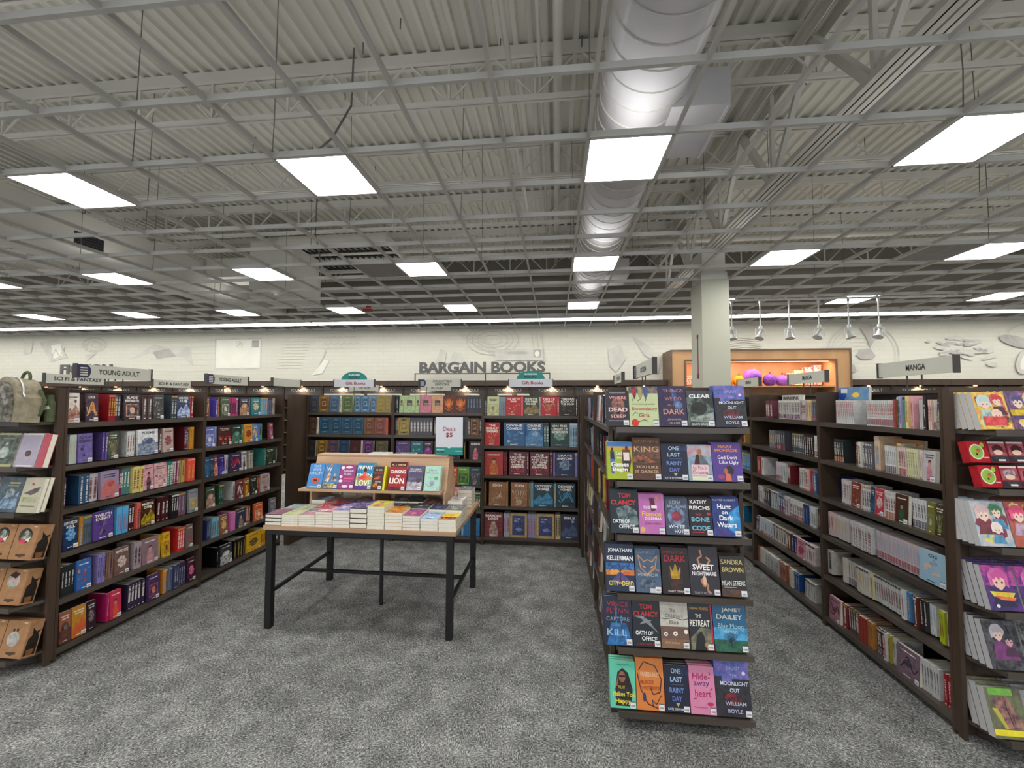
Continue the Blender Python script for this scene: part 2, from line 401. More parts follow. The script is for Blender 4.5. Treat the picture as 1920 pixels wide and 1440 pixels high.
# open suspended grid with hanger wires
GX0, GY0, D = .239, 1.7063, .6096
def gx(k): return GX0+k*D
def gy(k): return GY0+k*D
root = bpy.data.objects.new('ceiling_grid', None); link(root, None, False); root['kind'] = 'structure'
mb = MB()
k = -36
while gx(k) < XR:
    if gx(k) > XL:
        for a_, b_ in ((YF, 9.295), (9.625, YB-.01)): mb.box(gx(k)-.013, gx(k)+.013, a_, b_, ZG, ZG+.005); mb.box(gx(k)-.003, gx(k)+.003, a_, b_, ZG+.005, ZG+.042)
    k += 1
k = -17
while gy(k) < YB-.05:
    mb.box(XL, XR, gy(k)-.013, gy(k)+.013, ZG-.001, ZG+.004); mb.box(XL, XR, gy(k)-.003, gy(k)+.003, ZG+.004, ZG+.048)
    k += 1
mb.box(XL, XR, YB-.03, YB-.005, ZG-.002, ZG+.03)
obj('grid_bars', mb, 'gridpaint', root, False)
for i in range(-12, 9, 2):
    for j in range(0, 13, 2):
        if (i*7+j*3) % 5 in (0, 2): continue
        mb = MB(); x, y = gx(i), gy(j)
        mb.path([(x, y, ZG+.03), (x+.01, y, ZG+.3), (x+.02*((i+j) % 3-1), y+.02, ZD)], .0035, 4)
        obj('hanger_wire', mb, 'steel', root, False)
# ---------------------------------------------------------------- roof steel, ducts, pipes
jy = [4.08+1.46*k for k in range(-7, 5)]
for n, y in enumerate(jy):
    wh = '%s one behind the camera' % nth(7-n) if n < 7 else '%s joist ahead of the camera' % nth(n-6)
    t = thing('roof_joist', 'open web steel joist painted off-white, '+wh, 'roof joist', (0, y, 0), 0, 'open web joists under the roof deck', False)
    zt, zb = ZD-.06, ZD-.52
    mb = MB()
    for dy in (-.03, .03): mb.box(XL, XR, dy-.022, dy+.022, zt-.05, zt+.06)
    obj('top_chord', mb, 'ceilpaint', t, False)
    mb = MB()
    for dy in (-.022, .022): mb.box(XL, XR, dy-.012, dy+.012, zb-.045, zb)
    obj('bottom_chord', mb, 'ceilpaint', t, False)
    mb = MB(); x = -14.0+(n % 2)*.3
    while x < 12:
        mb.tube((x, 0, zb), (x+.45, 0, zt), .012, 5); mb.tube((x+.45, 0, zt), (x+.9, 0, zb), .012, 5)
        if n % 2: mb.box(x-.012, x+.012, -.012, .012, zb, zt)
        x += .9
    obj('web', mb, 'ceilpaint', t, False)
def girder(x, label, ztop, zbot, y0, y1):
    t = thing('roof_girder', label, 'girder', (x, 0, 0), 0, 'steel girders running to the rear wall', False)
    mb = MB()
    for dx in (-.075, .075): mb.box(dx-.06, dx+.06, y0, y1, ztop-.012, ztop); mb.box(dx-.006, dx+.006, y0, y1, ztop-.12, ztop)
    obj('top_chord', mb, 'ceilpaint', t, False)
    mb = MB()
    for dx in (-.06, .06): mb.box(dx-.05, dx+.05, y0, y1, zbot, zbot+.012); mb.box(dx-.006, dx+.006, y0, y1, zbot, zbot+.1)
    obj('bottom_chord', mb, 'ceilpaint', t, False)
    y = y0+.5
    while y+1.46 < y1:
        mb = MB(); mb.beam((0, y, zbot+.05), (0, y+.73, ztop-.06), .07, .07); mb.beam((0, y+.73, ztop-.06), (0, y+1.46, zbot+.05), .05, .05); mb.beam((0, y+1.46, zbot+.05), (0, y+1.46, ztop-.06), .04, .04)
        obj('web_strut', mb, 'ceilpaint', t, False); y += 1.46
girder(2.4, 'deep steel truss girder running over the square pillar', 5.08+DZ, 3.95+DZ, -6, 10.38)
girder(-10.2, 'deep steel truss girder high over the far left aisles', 5.08+DZ, 4.3+DZ, -6, 10.38)
# pillar
t = thing('pillar', 'square grey-white pillar rising through the ceiling grid', 'pillar', (2.42, 6.72, 0), 0, None, False); t['kind'] = 'structure'
mb = MB(); mb.box(-.2, .2, -.25, .25, 0, ZG-.02); obj('casing', mb, 'pillar', t, False)
mb = MB(); mb.box(-.17, .17, -.2, .2, ZG-.02, 3.95+DZ); mb.box(-.19, .19, -.22, .22, ZG-.02, ZG+.1); obj('steel_column', mb, 'ceilpaint', t, False)
mb = MB(); mb.box(-.206, -.2, -.06, -.03, 2.05+DZ, 2.6+DZ); mb.box(-.21, -.2, -.07, -.02, 2.6+DZ, 2.66+DZ); mb.box(-.212, -.2, -.075, -.015, 1.98+DZ, 2.05+DZ); obj('conduit', mb, 'maroon', t, False)
# round duct with ribs
t = thing('round_duct', 'long pale round air duct with ring seams above the grid', 'air duct', (.72, 0, 4.2+DZ), 0, None, False)
mb = MB(); R = .34; n = 28
for (y0, y1) in ((-6, 9.3),):
    i = len(mb.v)
    for y in (y0, y1):
        for k in range(n): a = 2*math.pi*k/n; mb.v.append((R*math.cos(a), y, R*math.sin(a)))
    for k in range(n): mb.f.append((i+k, i+(k+1) % n, i+n+(k+1) % n, i+n+k)); mb.m.append(0); mb.c.append('808080'); mb.a.append('808080')
    mb.f.append(tuple(i+n+k for k in range(n))); mb.m.append(0); mb.c.append('808080'); mb.a.append('808080')
obj('duct_body', mb, 'duct', t, False, True)
mb = MB()
y = -1.0
while y < 9.25:
    i = len(mb.v)
    for yy, rr in ((y-.006, R), (y, R+.008), (y+.006, R)):
        for k in range(n): a = 2*math.pi*k/n; mb.v.append((rr*math.cos(a), yy, rr*math.sin(a)))
    for j in range(2):
        for k in range(n): mb.f.append((i+j*n+k, i+j*n+(k+1) % n, i+(j+1)*n+(k+1) % n, i+(j+1)*n+k)); mb.m.append(0); mb.c.append('808080'); mb.a.append('808080')
    y += .2
obj('ring_seam', mb, 'ceilpaint', t, False)
for y in (3.6, 7.9):
    mb = MB(); mb.box(.2, .62, y-.35, y+.35, -.28, .02); obj('side_outlet', mb, 'duct', t, False)
mb = MB(); mb.box(.62, .64, 3.25, 3.95, -.3, .04); obj('grille', mb, 'duct', t, False)
# rectangular duct and supply box on the left
t = thing('rectangular_duct', 'big square-edged duct running to the rear on the left', 'air duct', (-7.7, 0, 3.92+DZ), 0, None, False)
mb = MB(); mb.box(-.5, .5, 2.5, 10.3, 0, .55); obj('duct_body', mb, 'ceilpaint', t, False)
mb = MB()
for k in range(5): mb.box(.504, .515, 5.4, 5.75, .05+k*.04, .07+k*.04)
mb.box(.5, .504, 5.37, 5.78, .03, .25); obj('grille', mb, 'ink', t, False)
t = thing('supply_box', 'square sheet-metal drop box hanging over the left shelves', 'air duct', (-5.6, 8.0, 3.6+DZ), 0, None, False)
mb = MB(); mb.box(-.45, .45, -.5, .5, .08, 1.2); obj('box', mb, 'ceilpaint', t, False); mb = MB(); mb.box(-1.58, -.451, -.3, .3, .56, .95); obj('branch_duct', mb, 'ceilpaint', t, False)
t = thing('roof_opening_grating', 'open bar grating under a roof unit left of centre', 'grating', (-4.3, 8.3, 4.7+DZ), 0, None, False)
mb = MB()
for k in range(16): mb.box(-1.0+k*.13, -.98+k*.13, -.8, .8, 0, .04)
for k in range(7): mb.box(-1.0, 1.0, -.8+k*.26, -.78+k*.26, 0, .04)
obj('bars', mb, 'ink', t, False)
mb = MB(); mb.box(-1.1, 1.1, -.9, -.84, -.05, .12); mb.box(-1.1, 1.1, .84, .9, -.05, .12); mb.box(-1.1, -1.04, -.84, .84, -.05, .12); mb.box(1.04, 1.1, -.84, .84, -.05, .12); obj('curb', mb, 'ceilpaint', t, False)
for n, (x, z, r, y0, y1, lb) in enumerate(((-.42, 4.75, .025, -6, 5.0, 'thin white sprinkler pipe left of the round duct'), (.03, 5.0, .045, -6, 10.2, 'thicker white pipe close beside the round duct'), (-.15, 5.05, .02, -6, 9.5, 'thin conduit under the deck between the two pipes'))):
    mb = MB(); mb.tube((x, y0, z+DZ), (x, y1, z+DZ), r, 10)
    if n == 0: mb.tube((x, y1, z+DZ), (x+.02, y1, z-.35+DZ), r, 8); mb.tube((x+.02, y1, z-.35+DZ), (x+.02, y1+1.5, z-.35+DZ), r*.8, 8)
    tag(obj('ceiling_pipe', mb, 'ceilpaint', None, False, True), lb, 'pipe', 'pipes under the roof deck')
for n, (y, x0, x1, z, lb) in enumerate(((9.6, -6.5, 2.0, 4.35, 'lower of two cross pipes before the dark upper wall'), (8.1, -6, 12, 4.72, 'cross pipe over the back bookcase'), (9.75, -6.5, 1.2, 3.95, 'lowest cross pipe just above the grid at the rear'))):
    mb = MB(); mb.tube((x0, y, z+DZ), (x1, y, z+DZ), .05, 10)
    tag(obj('ceiling_pipe', mb, 'ceilpaint', None, False, True), lb, 'pipe', 'pipes under the roof deck')
mb = MB(); pts = [(-4.1, 6.6, ZD), (-4.12, 6.6, 4.5+DZ), (-4.0, 6.55, 4.1+DZ), (-3.9, 6.4, 3.7+DZ)]; mb.path(pts, .012, 6)
tag(obj('flex_cable', mb, 'steel', None, False), 'grey flexible cable drooping from the deck left of centre', 'cable')
mb = MB(); pts = [(-2.06, 3.9, ZD), (-2.05, 3.85, 4.6+DZ), (-2.1, 3.6, 4.1+DZ), (-2.2, 3.2, ZG+.06)]; mb.path(pts, .01, 6)
tag(obj('flex_cable', mb, 'steel', None, False), 'grey flexible cable feeding the light panel over the table', 'cable')
mb = MB(); pts = [(5.3, 4.0, 4.75+DZ), (5.42, 4.02, 4.8+DZ), (5.5, 4.02, 4.6+DZ), (5.5, 4.0, 4.1+DZ)]; mb.path(pts, .025, 6); mb.box(4.7, 6.6, 3.95, 4.0, 4.66+DZ, 4.7+DZ)
tag(obj('flex_cable', mb, 'ceilpaint', None, False), 'bent white conduit hanging above the right aisle', 'cable')

# ---------------------------------------------------------------- lights
def wordpos(k, r):
    return {(-4, 2): 'over the display table', (0, 2): 'just right of centre under the round duct', (-8, 2): 'at upper left', (4, 2): 'at upper right',
            (-4, 6): 'second row, left of the round duct', (0, 6): 'second row, below the round duct', (4, 6): 'second row, beside the pillar', (8, 6): 'second row, far right',
            (-8, 6): 'second row, third left of the duct', (-12, 6): 'second row, over the left bookcase', (-16, 6): 'second row, at the left edge'}.get((k, r))
i0 = 0
for r in (-10, -6, -2, 2, 6, 10):
    for k in range(-32, 21, 4):
        x0, y0 = gx(k), gy(r)
        if x0 < XL+.5 or x0 > XR-1: continue
        if r < 2: where = 'behind the camera, %s in the %s row back' % (nth((k+36)//4), nth((2-r)//4))
        else: where = wordpos(k, r) or '%s row ahead, %s column from the left wall' % (nth((r+2)//4), nth((k+36)//4))
        t = thing('ceiling_light', 'square flat light panel '+where, 'ceiling light', (x0+D/2, y0+D/2, ZG), 0, 'square panels set in the ceiling grid', False)
        h = D/2-.014
        mb = MB(); mb.poly([(-h, -h, .004), (-h, h, .004), (h, h, .004), (h, -h, .004)]); obj('diffuser', mb, 'panel', t, False)
        mb = MB(); e = h+.006
        mb.box(-e, e, -e, e, .006, .06); mb.poly([(-e+.03, -e+.03, .061), (e-.03, -e+.03, .061), (e-.03, e-.03, .061), (-e+.03, e-.03, .061)], 1); mb.box(-e, e, -e, -e+.012, -.002, .006); mb.box(-e, e, e-.012, e, -.002, .006); mb.box(-e, -e+.012, -e, e, -.002, .006); mb.box(e-.012, e, -e, e, -.002, .006)  # glowing sheet on the housing top is added to light the deck
        obj('housing', mb, ['housing', 'up_fill'], t, False)
x = XL+.3; n = 0
while x+1.2 < XR:
    n += 1
    t = thing('linear_light', 'linear light before the rear wall, %s segment from the left wall' % nth(n), 'linear light', (x, 9.46, ZG), 0, 'linear lights in a row before the rear wall', False)
    mb = MB(); mb.poly([(0, -.15, .003), (0, .15, .003), (1.205, .15, .003), (1.205, -.15, .003)]); obj('diffuser', mb, 'strip', t, False)
    mb = MB(); mb.box(0, 1.212, -.16, .16, .005, .06); mb.box(1.207, 1.214, -.155, .155, -.002, .005); obj('housing', mb, 'housing', t, False)
    x += 1.2192
for k, r, lb in ((-5, 6, 'blank grey ceiling tile left of a lit panel, second row'), (7, 6, 'blank grey ceiling tile left of the far right lit panel')):
    mb = MB(); mb.box(gx(k)+.014, gx(k+1)-.014, gy(r)+.014, gy(r+1)-.014, ZG+.006, ZG+.02)
    tag(obj('ceiling_tile', mb, 'tile', None, False), lb, 'ceiling tile')
t = thing('smoke_detector', 'round white detector hanging from the grid at left', 'detector', (-4.76, 6.54, ZG-.05), 0, None, False)
mb = MB(); mb.tube((0, 0, .02), (0, 0, .05), .06, 18); obj('base', mb, 'housing', t, False)
mb = MB(); mb.tube((0, 0, 0), (0, 0, .02), .075, 18, 0, .1); mb.tube((0, 0, -.03), (0, 0, 0), .03, 12, 0, .05); obj('sensor', mb, 'housing', t, False)
t = thing('alarm_strobe', 'small red alarm box under the grid, left of centre', 'alarm', (-3.69, 7.74, ZG-.12), 0, None, False)
mb = MB(); mb.box(-.09, .09, -.03, .03, 0, .06); obj('body', mb, 'red', t, False)
mb = MB(); mb.box(-.03, .05, -.03, .03, .08, .115); mb.box(-.005, .005, -.005, .005, .05, .15); obj('bracket', mb, 'red', t, False)

# spot heads hanging from a bar
t = thing('light_bar', 'thin white bar under the grid holding six spotlights', 'track', (3.1, 7.77, ZG-.06), 0, None, False)
mb = MB(); mb.box(-.6, 4.0, -.015, .015, 0, .03); obj('bar', mb, 'chrome', t, False)
for k in range(6): mb = MB(); mb.box(-.02+k*.5, .02+k*.5, -.02, .02, .03, .06); obj('clip', mb, 'chrome', t, False)
for k in range(6):
    x = 3.18+k*.49; a = (0, .5, .1, .7, -.2, .55)[k]
    t = thing('spotlight', 'white yoke spotlight, %s from the pillar along the bar' % nth(k+1), 'spotlight', (x, 7.77, ZG-.06), 0, 'six spotlights hanging from the bar', False)
    L = .46
    mb = MB(); mb.tube((0, 0, -L), (0, 0, -.001), .011, 8); mb.tube((0, 0, -.05), (0, 0, -.001), .022, 8); obj('stem', mb, 'chrome', t, False)
    mb = MB(); mb.tube((0, 0, -L-.05), (0, 0, -L), .028, 10); mb.box(-.085, .085, -.01, .01, -L-.06, -L-.045); mb.box(-.085, -.075, -.01, .01, -L-.2, -L-.05); mb.box(.075, .085, -.01, .01, -L-.2, -L-.05); obj('yoke', mb, 'chrome', t, False)
    mb = MB(); c = Vector((0, 0, -L-.15)); d = Vector((-math.sin(a)*.9, -.25, -1)).normalized()
    mb.tube(c-d*.08, c, .03, 12, 0, .04); mb.tube(c, c+d*.09, .04, 14, 0, .075); obj('lamp_head', mb, 'chrome', t, False, False)

# ---------------------------------------------------------------- wall bookcases with lit headers along the rear wall
def wallcase(x0, x1, n, side):
    t = thing('wall_bookcase', 'wall bookcase with lit header, %s one %s the wooden niche' % (nth(n), side), 'bookcase', ((x0+x1)/2, 10.39, 0), 0, 'tall bookcases along the rear wall', False)
    w = (x1-x0)/2-.002
    mb = MB(); mb.box(-w, -w+.03, -.38, 0, 0, 2.0+DZ); mb.box(w-.03, w, -.38, 0, 0, 2.0+DZ); mb.box(-w, w, -.02, 0, 0, 2.0+DZ); obj('carcass', mb, 'wood', t, False)
    mb = MB()
    for k in range(6): mb.box(-w+.03, w-.03, -.36, -.02, .1+k*.32, .125+k*.32)
    obj('shelf', mb, 'shelfwood', t, False)
    mb = MB(); mb.box(-w, w, -.5, 0, 2.0+DZ, 2.13+DZ); obj('cornice', mb, 'wood', t, False)
    mb = MB(); mb.box(-w+.03, w-.03, -.36, -.34, 1.66+DZ, 1.98+DZ, 0); put_text(mb, 'YOUNG ADULT', -.34, .34, 1.86+DZ, 1.93+DZ, -.3605, 1, bold=.01); obj('header', mb, ['shelfwood', 'sign'], t, False)
    lf = bpy.data.objects.new('puck_light', None); COL.objects.link(lf); lf.parent = t; lf.location = (0, -.43, 1.985+DZ)
    mb = MB(); mb.tube((0, 0, -.004), (0, 0, .002), .028, 12); obj('lens', mb, 'warm', lf, False)
    li = bpy.data.lights.new('puck', 'SPOT'); li.energy = 9; li.color = (1, .72, .45); li.shadow_soft_size = .02; li.spot_size = 2.4; li.spot_blend = .6
    lo = bpy.data.objects.new('puck_lamp', li); COL.objects.link(lo); lo.parent = lf; lo.location = (0, 0, -.012); lo.rotation_euler = (.35, 0, 0)
n = 0; x = 2.6
while x-1.07 > XL+3.5:
    n += 1; wallcase(x-1.07, x, n, 'left of'); x -= 1.07
n = 0; x = 6.42
while x+1.07 < XR:
    n += 1; wallcase(x, x+1.07, n, 'right of'); x += 1.07

# wooden niche with lit shelves
t = thing('display_niche', 'honey wood display niche glowing warm in the rear wall', 'display niche', (0, 9.65, 0), 0, None, False)
T = 2.8+DZ
mb = MB(); mb.box(2.64, 2.95, 0, .7, 0, T-.03); obj('side_jamb', mb, 'nichewood', t, False); mb = MB(); mb.box(6.08, 6.38, 0, .7, 0, T-.03); obj('side_jamb', mb, 'nichewood', t, False); mb = MB(); mb.box(2.95, 6.08, 0, .7, T-.25, T-.03); obj('head_board', mb, 'nichewood', t, False)
for q in ((2.61, 6.41, -.02, .7, T-.03, T), (2.61, 2.64, -.02, .7, 0, T-.03), (6.38, 6.41, -.02, .7, 0, T-.03), (2.9, 6.12, -.02, 0, T-.28, T-.23), (2.9, 2.95, -.02, 0, 0, T-.28), (6.08, 6.12, -.02, 0, 0, T-.28)):
    mb = MB(); mb.box(*q); obj('trim', mb, 'nichetrim', t, False)
mb = MB(); mb.box(2.95, 6.08, .66, .7, 0, T-.25)
for k in range(9): mb.box(2.95, 6.08, .64, .66, .3+k*.26, .3+k*.26+.235)
obj('back_panel', mb, 'nichewood', t, False)
for z in (.5, 1.0, 1.45, 1.95):
    mb = MB(); mb.box(2.951, 6.079, .02, .638, z+DZ, z+.03+DZ); obj('shelf', mb, 'nichewood', t, False)
mb = MB(); mb.box(3.0, 6.03, .12, .18, T-.27, T-.255); obj('light_strip', mb, 'warmstrip', t, False)
li = bpy.data.lights.new('niche_strip', 'AREA'); li.shape = 'RECTANGLE'; li.size = 3.0; li.size_y = .1; li.energy = 20; li.color = (1, .62, .46)
lo = bpy.data.objects.new('strip_lamp', li); COL.objects.link(lo); lo.parent = t; lo.location = (4.5, .15, T-.28); lo.rotation_euler = (.35, 0, 0)
def ball(x, y, z, r, c1, c2, label, cat='plush ball', sq=1.0):
    mb = MB(); n = 18; q = 12
    for i in range(q+1):
        for j in range(n):
            a = math.pi*i/q; b_ = 2*math.pi*j/n; rr = r*(1+.03*math.cos(6*b_))
            mb.v.append((rr*math.sin(a)*math.cos(b_), rr*math.sin(a)*math.sin(b_), r*sq+r*sq*math.cos(a)))
    for i in range(q):
        for j in range(n): mb.f.append((i*n+j, (i+1)*n+j, (i+1)*n+(j+1) % n, i*n+(j+1) % n)); mb.m.append(0); mb.c.append(c1); mb.a.append(c2)
    mb2 = MB(); mb2.tube((0, 0, 2*r*sq-.01), (.01, 0, 2*r*sq+.05), .018, 8)
    t = thing('plush_ball', label, cat, (x, y, z), 0, 'plush balls on the niche shelf', False)
    obj('body', mb, 'matte_print', t, False, True); obj('top_knot', mb2, 'nichetrim', t, False)
zs = 1.9805+DZ
ball(3.95, 9.97, zs, .13, 'E88A1C', 'D87A14', 'orange plush ball furthest left in the niche')
ball(4.2, 9.95, zs, .125, 'F09A28', 'E08A1C', 'orange plush ball beside the big purple one')
ball(4.5, 9.97, zs, .2, '8458C0', '7448B0', 'largest purple plush ball in the niche')
ball(4.88, 9.97, zs, .14, '7A4CB0', '5A3890', 'purple plush ball right of the largest')
ball(5.15, 9.98, zs, .13, '9064C8', '7A50B4', 'pale purple plush ball nearest the boxes')
random.seed(11)
def carton(x, y, z, w, d, h, c1, c2, label, rz=0, group=None):
    t = thing('gift_box', label, 'box', (x, y, z), rz, group, False)
    mb = MB(); mb.box(-w/2, w/2, -d/2, d/2, 0, h, 0, c1, c2); art(mb, [('r', .1, .55, .9, .9, c2, c1), ('e', .5, .3, .25, .18, 'F0E0D0', c2)], -w/2, 0, w, h, -d/2); obj('carton', mb, 'cover', t, False)
    mb = MB(); mb.box(-w/2-.001, w/2+.001, -d/2-.001, d/2+.001, h, h+.006, 0, c2, c1); obj('lid', mb, 'cover', t, False)
for i, (x, z, w, h, a, b_) in enumerate(((3.08, 1.98, .2, .28, 'E8C8B0', 'C04838'), (3.3, 1.98, .16, .2, '8090B8', 'E0E0E0'), (3.62, 1.98, .22, .3, 'D8D0E0', '5060A0'), (5.36, 1.98, .14, .34, 'E8D8C8', 'B05040'), (5.55, 1.98, .2, .42, 'F0D8B8', 'D8A070'), (5.76, 1.98, .17, .5, 'D84848', 'F0E0E0'), (5.95, 1.98, .16, .56, 'E05858', 'F4E4E4'),
    (3.1, 1.48, .2, .3, 'C8B0A0', '805040'), (3.4, 1.48, .2, .3, 'B06050', 'E8D0C0'), (4.35, 1.48, .22, .24, 'C06858', 'E8C8B0'), (4.65, 1.48, .2, .3, 'D8C8B8', '9A5A48'), (5.0, 1.48, .3, .26, 'E8E0D8', 'A07868'), (5.35, 1.48, .3, .28, 'E0D0C8', '684848'), (5.7, 1.48, .2, .34, 'D85040', 'F0B8A0'), (5.93, 1.48, .18, .34, 'C84038', 'F0C0B0'))):
    carton(x, 10.12, z+DZ+.0305, w, .16, h*.8, a, b_, '%s %s box, %s from the left on the %s niche shelf' % ('small' if h < .32 else 'tall', colour_name(a), nth(i+1 if i < 7 else i-6), 'upper' if i < 7 else 'second'), 0, 'boxes on the niche shelves')
for i, (x, w) in enumerate(((4.62, .5), (5.2, .95), (5.86, .36))):
    t = thing('display_crate', 'open honey wood crate on the %s of the niche lower shelf' % ('left', 'middle', 'right')[i], 'crate', (x, 9.66+.0, 1.4805+DZ), 0, 'crates in the niche', False)
    mb = MB(); mb.box(-w/2, w/2, 0, .25, 0, .015); obj('base', mb, 'nichewood', t, False)
    for q, (a, b_, c, d) in enumerate(((-w/2, -w/2+.015, 0, .25), (w/2-.015, w/2, 0, .25), (-w/2, w/2, .235, .25))): mb = MB(); mb.box(a, b_, c, d, .015, .16); obj('side_panel', mb, 'nichewood', t, False)

# big wall letters
def wall_letters(text, x0, x1, z0, z1, label, frame):
    t = thing('wall_letters', label, 'sign', (x0, 10.0, z0+DZ), 0, None, False)
    for tt in text.split(' '):
        pass
    mb = MB(); put_text(mb, text, 0, x1-x0, 0, z1-z0, -.03, bold=.045)
    o = obj('lettering', mb, 'letter', t, False)
    sm = o.modifiers.new('thick', 'SOLIDIFY'); sm.thickness = .03; sm.offset = -1
    if frame:
        mb = MB(); W = x1-x0
        mb.box(-.12, W+.12, -.03, 0, -.025, -.003); mb.box(-.12, -.1, -.03, 0, z0*0-.19, -.025); mb.box(W+.1, W+.12, -.03, 0, -.19, -.025); mb.box(W*.53, W*.53+.02, -.03, 0, -.19, -.025)
        obj('support_frame', mb, 'ink', t, False)
wall_letters('BARGAIN BOOKS', -3.38, -.24, 2.32, 2.6, 'large dark grey letters BARGAIN BOOKS above the rear wall bookcases', True)
wall_letters('FICTION', -13.6, -12.0, 2.34, 2.61, 'large dark grey letters FICTION on the rear wall behind signs', True)
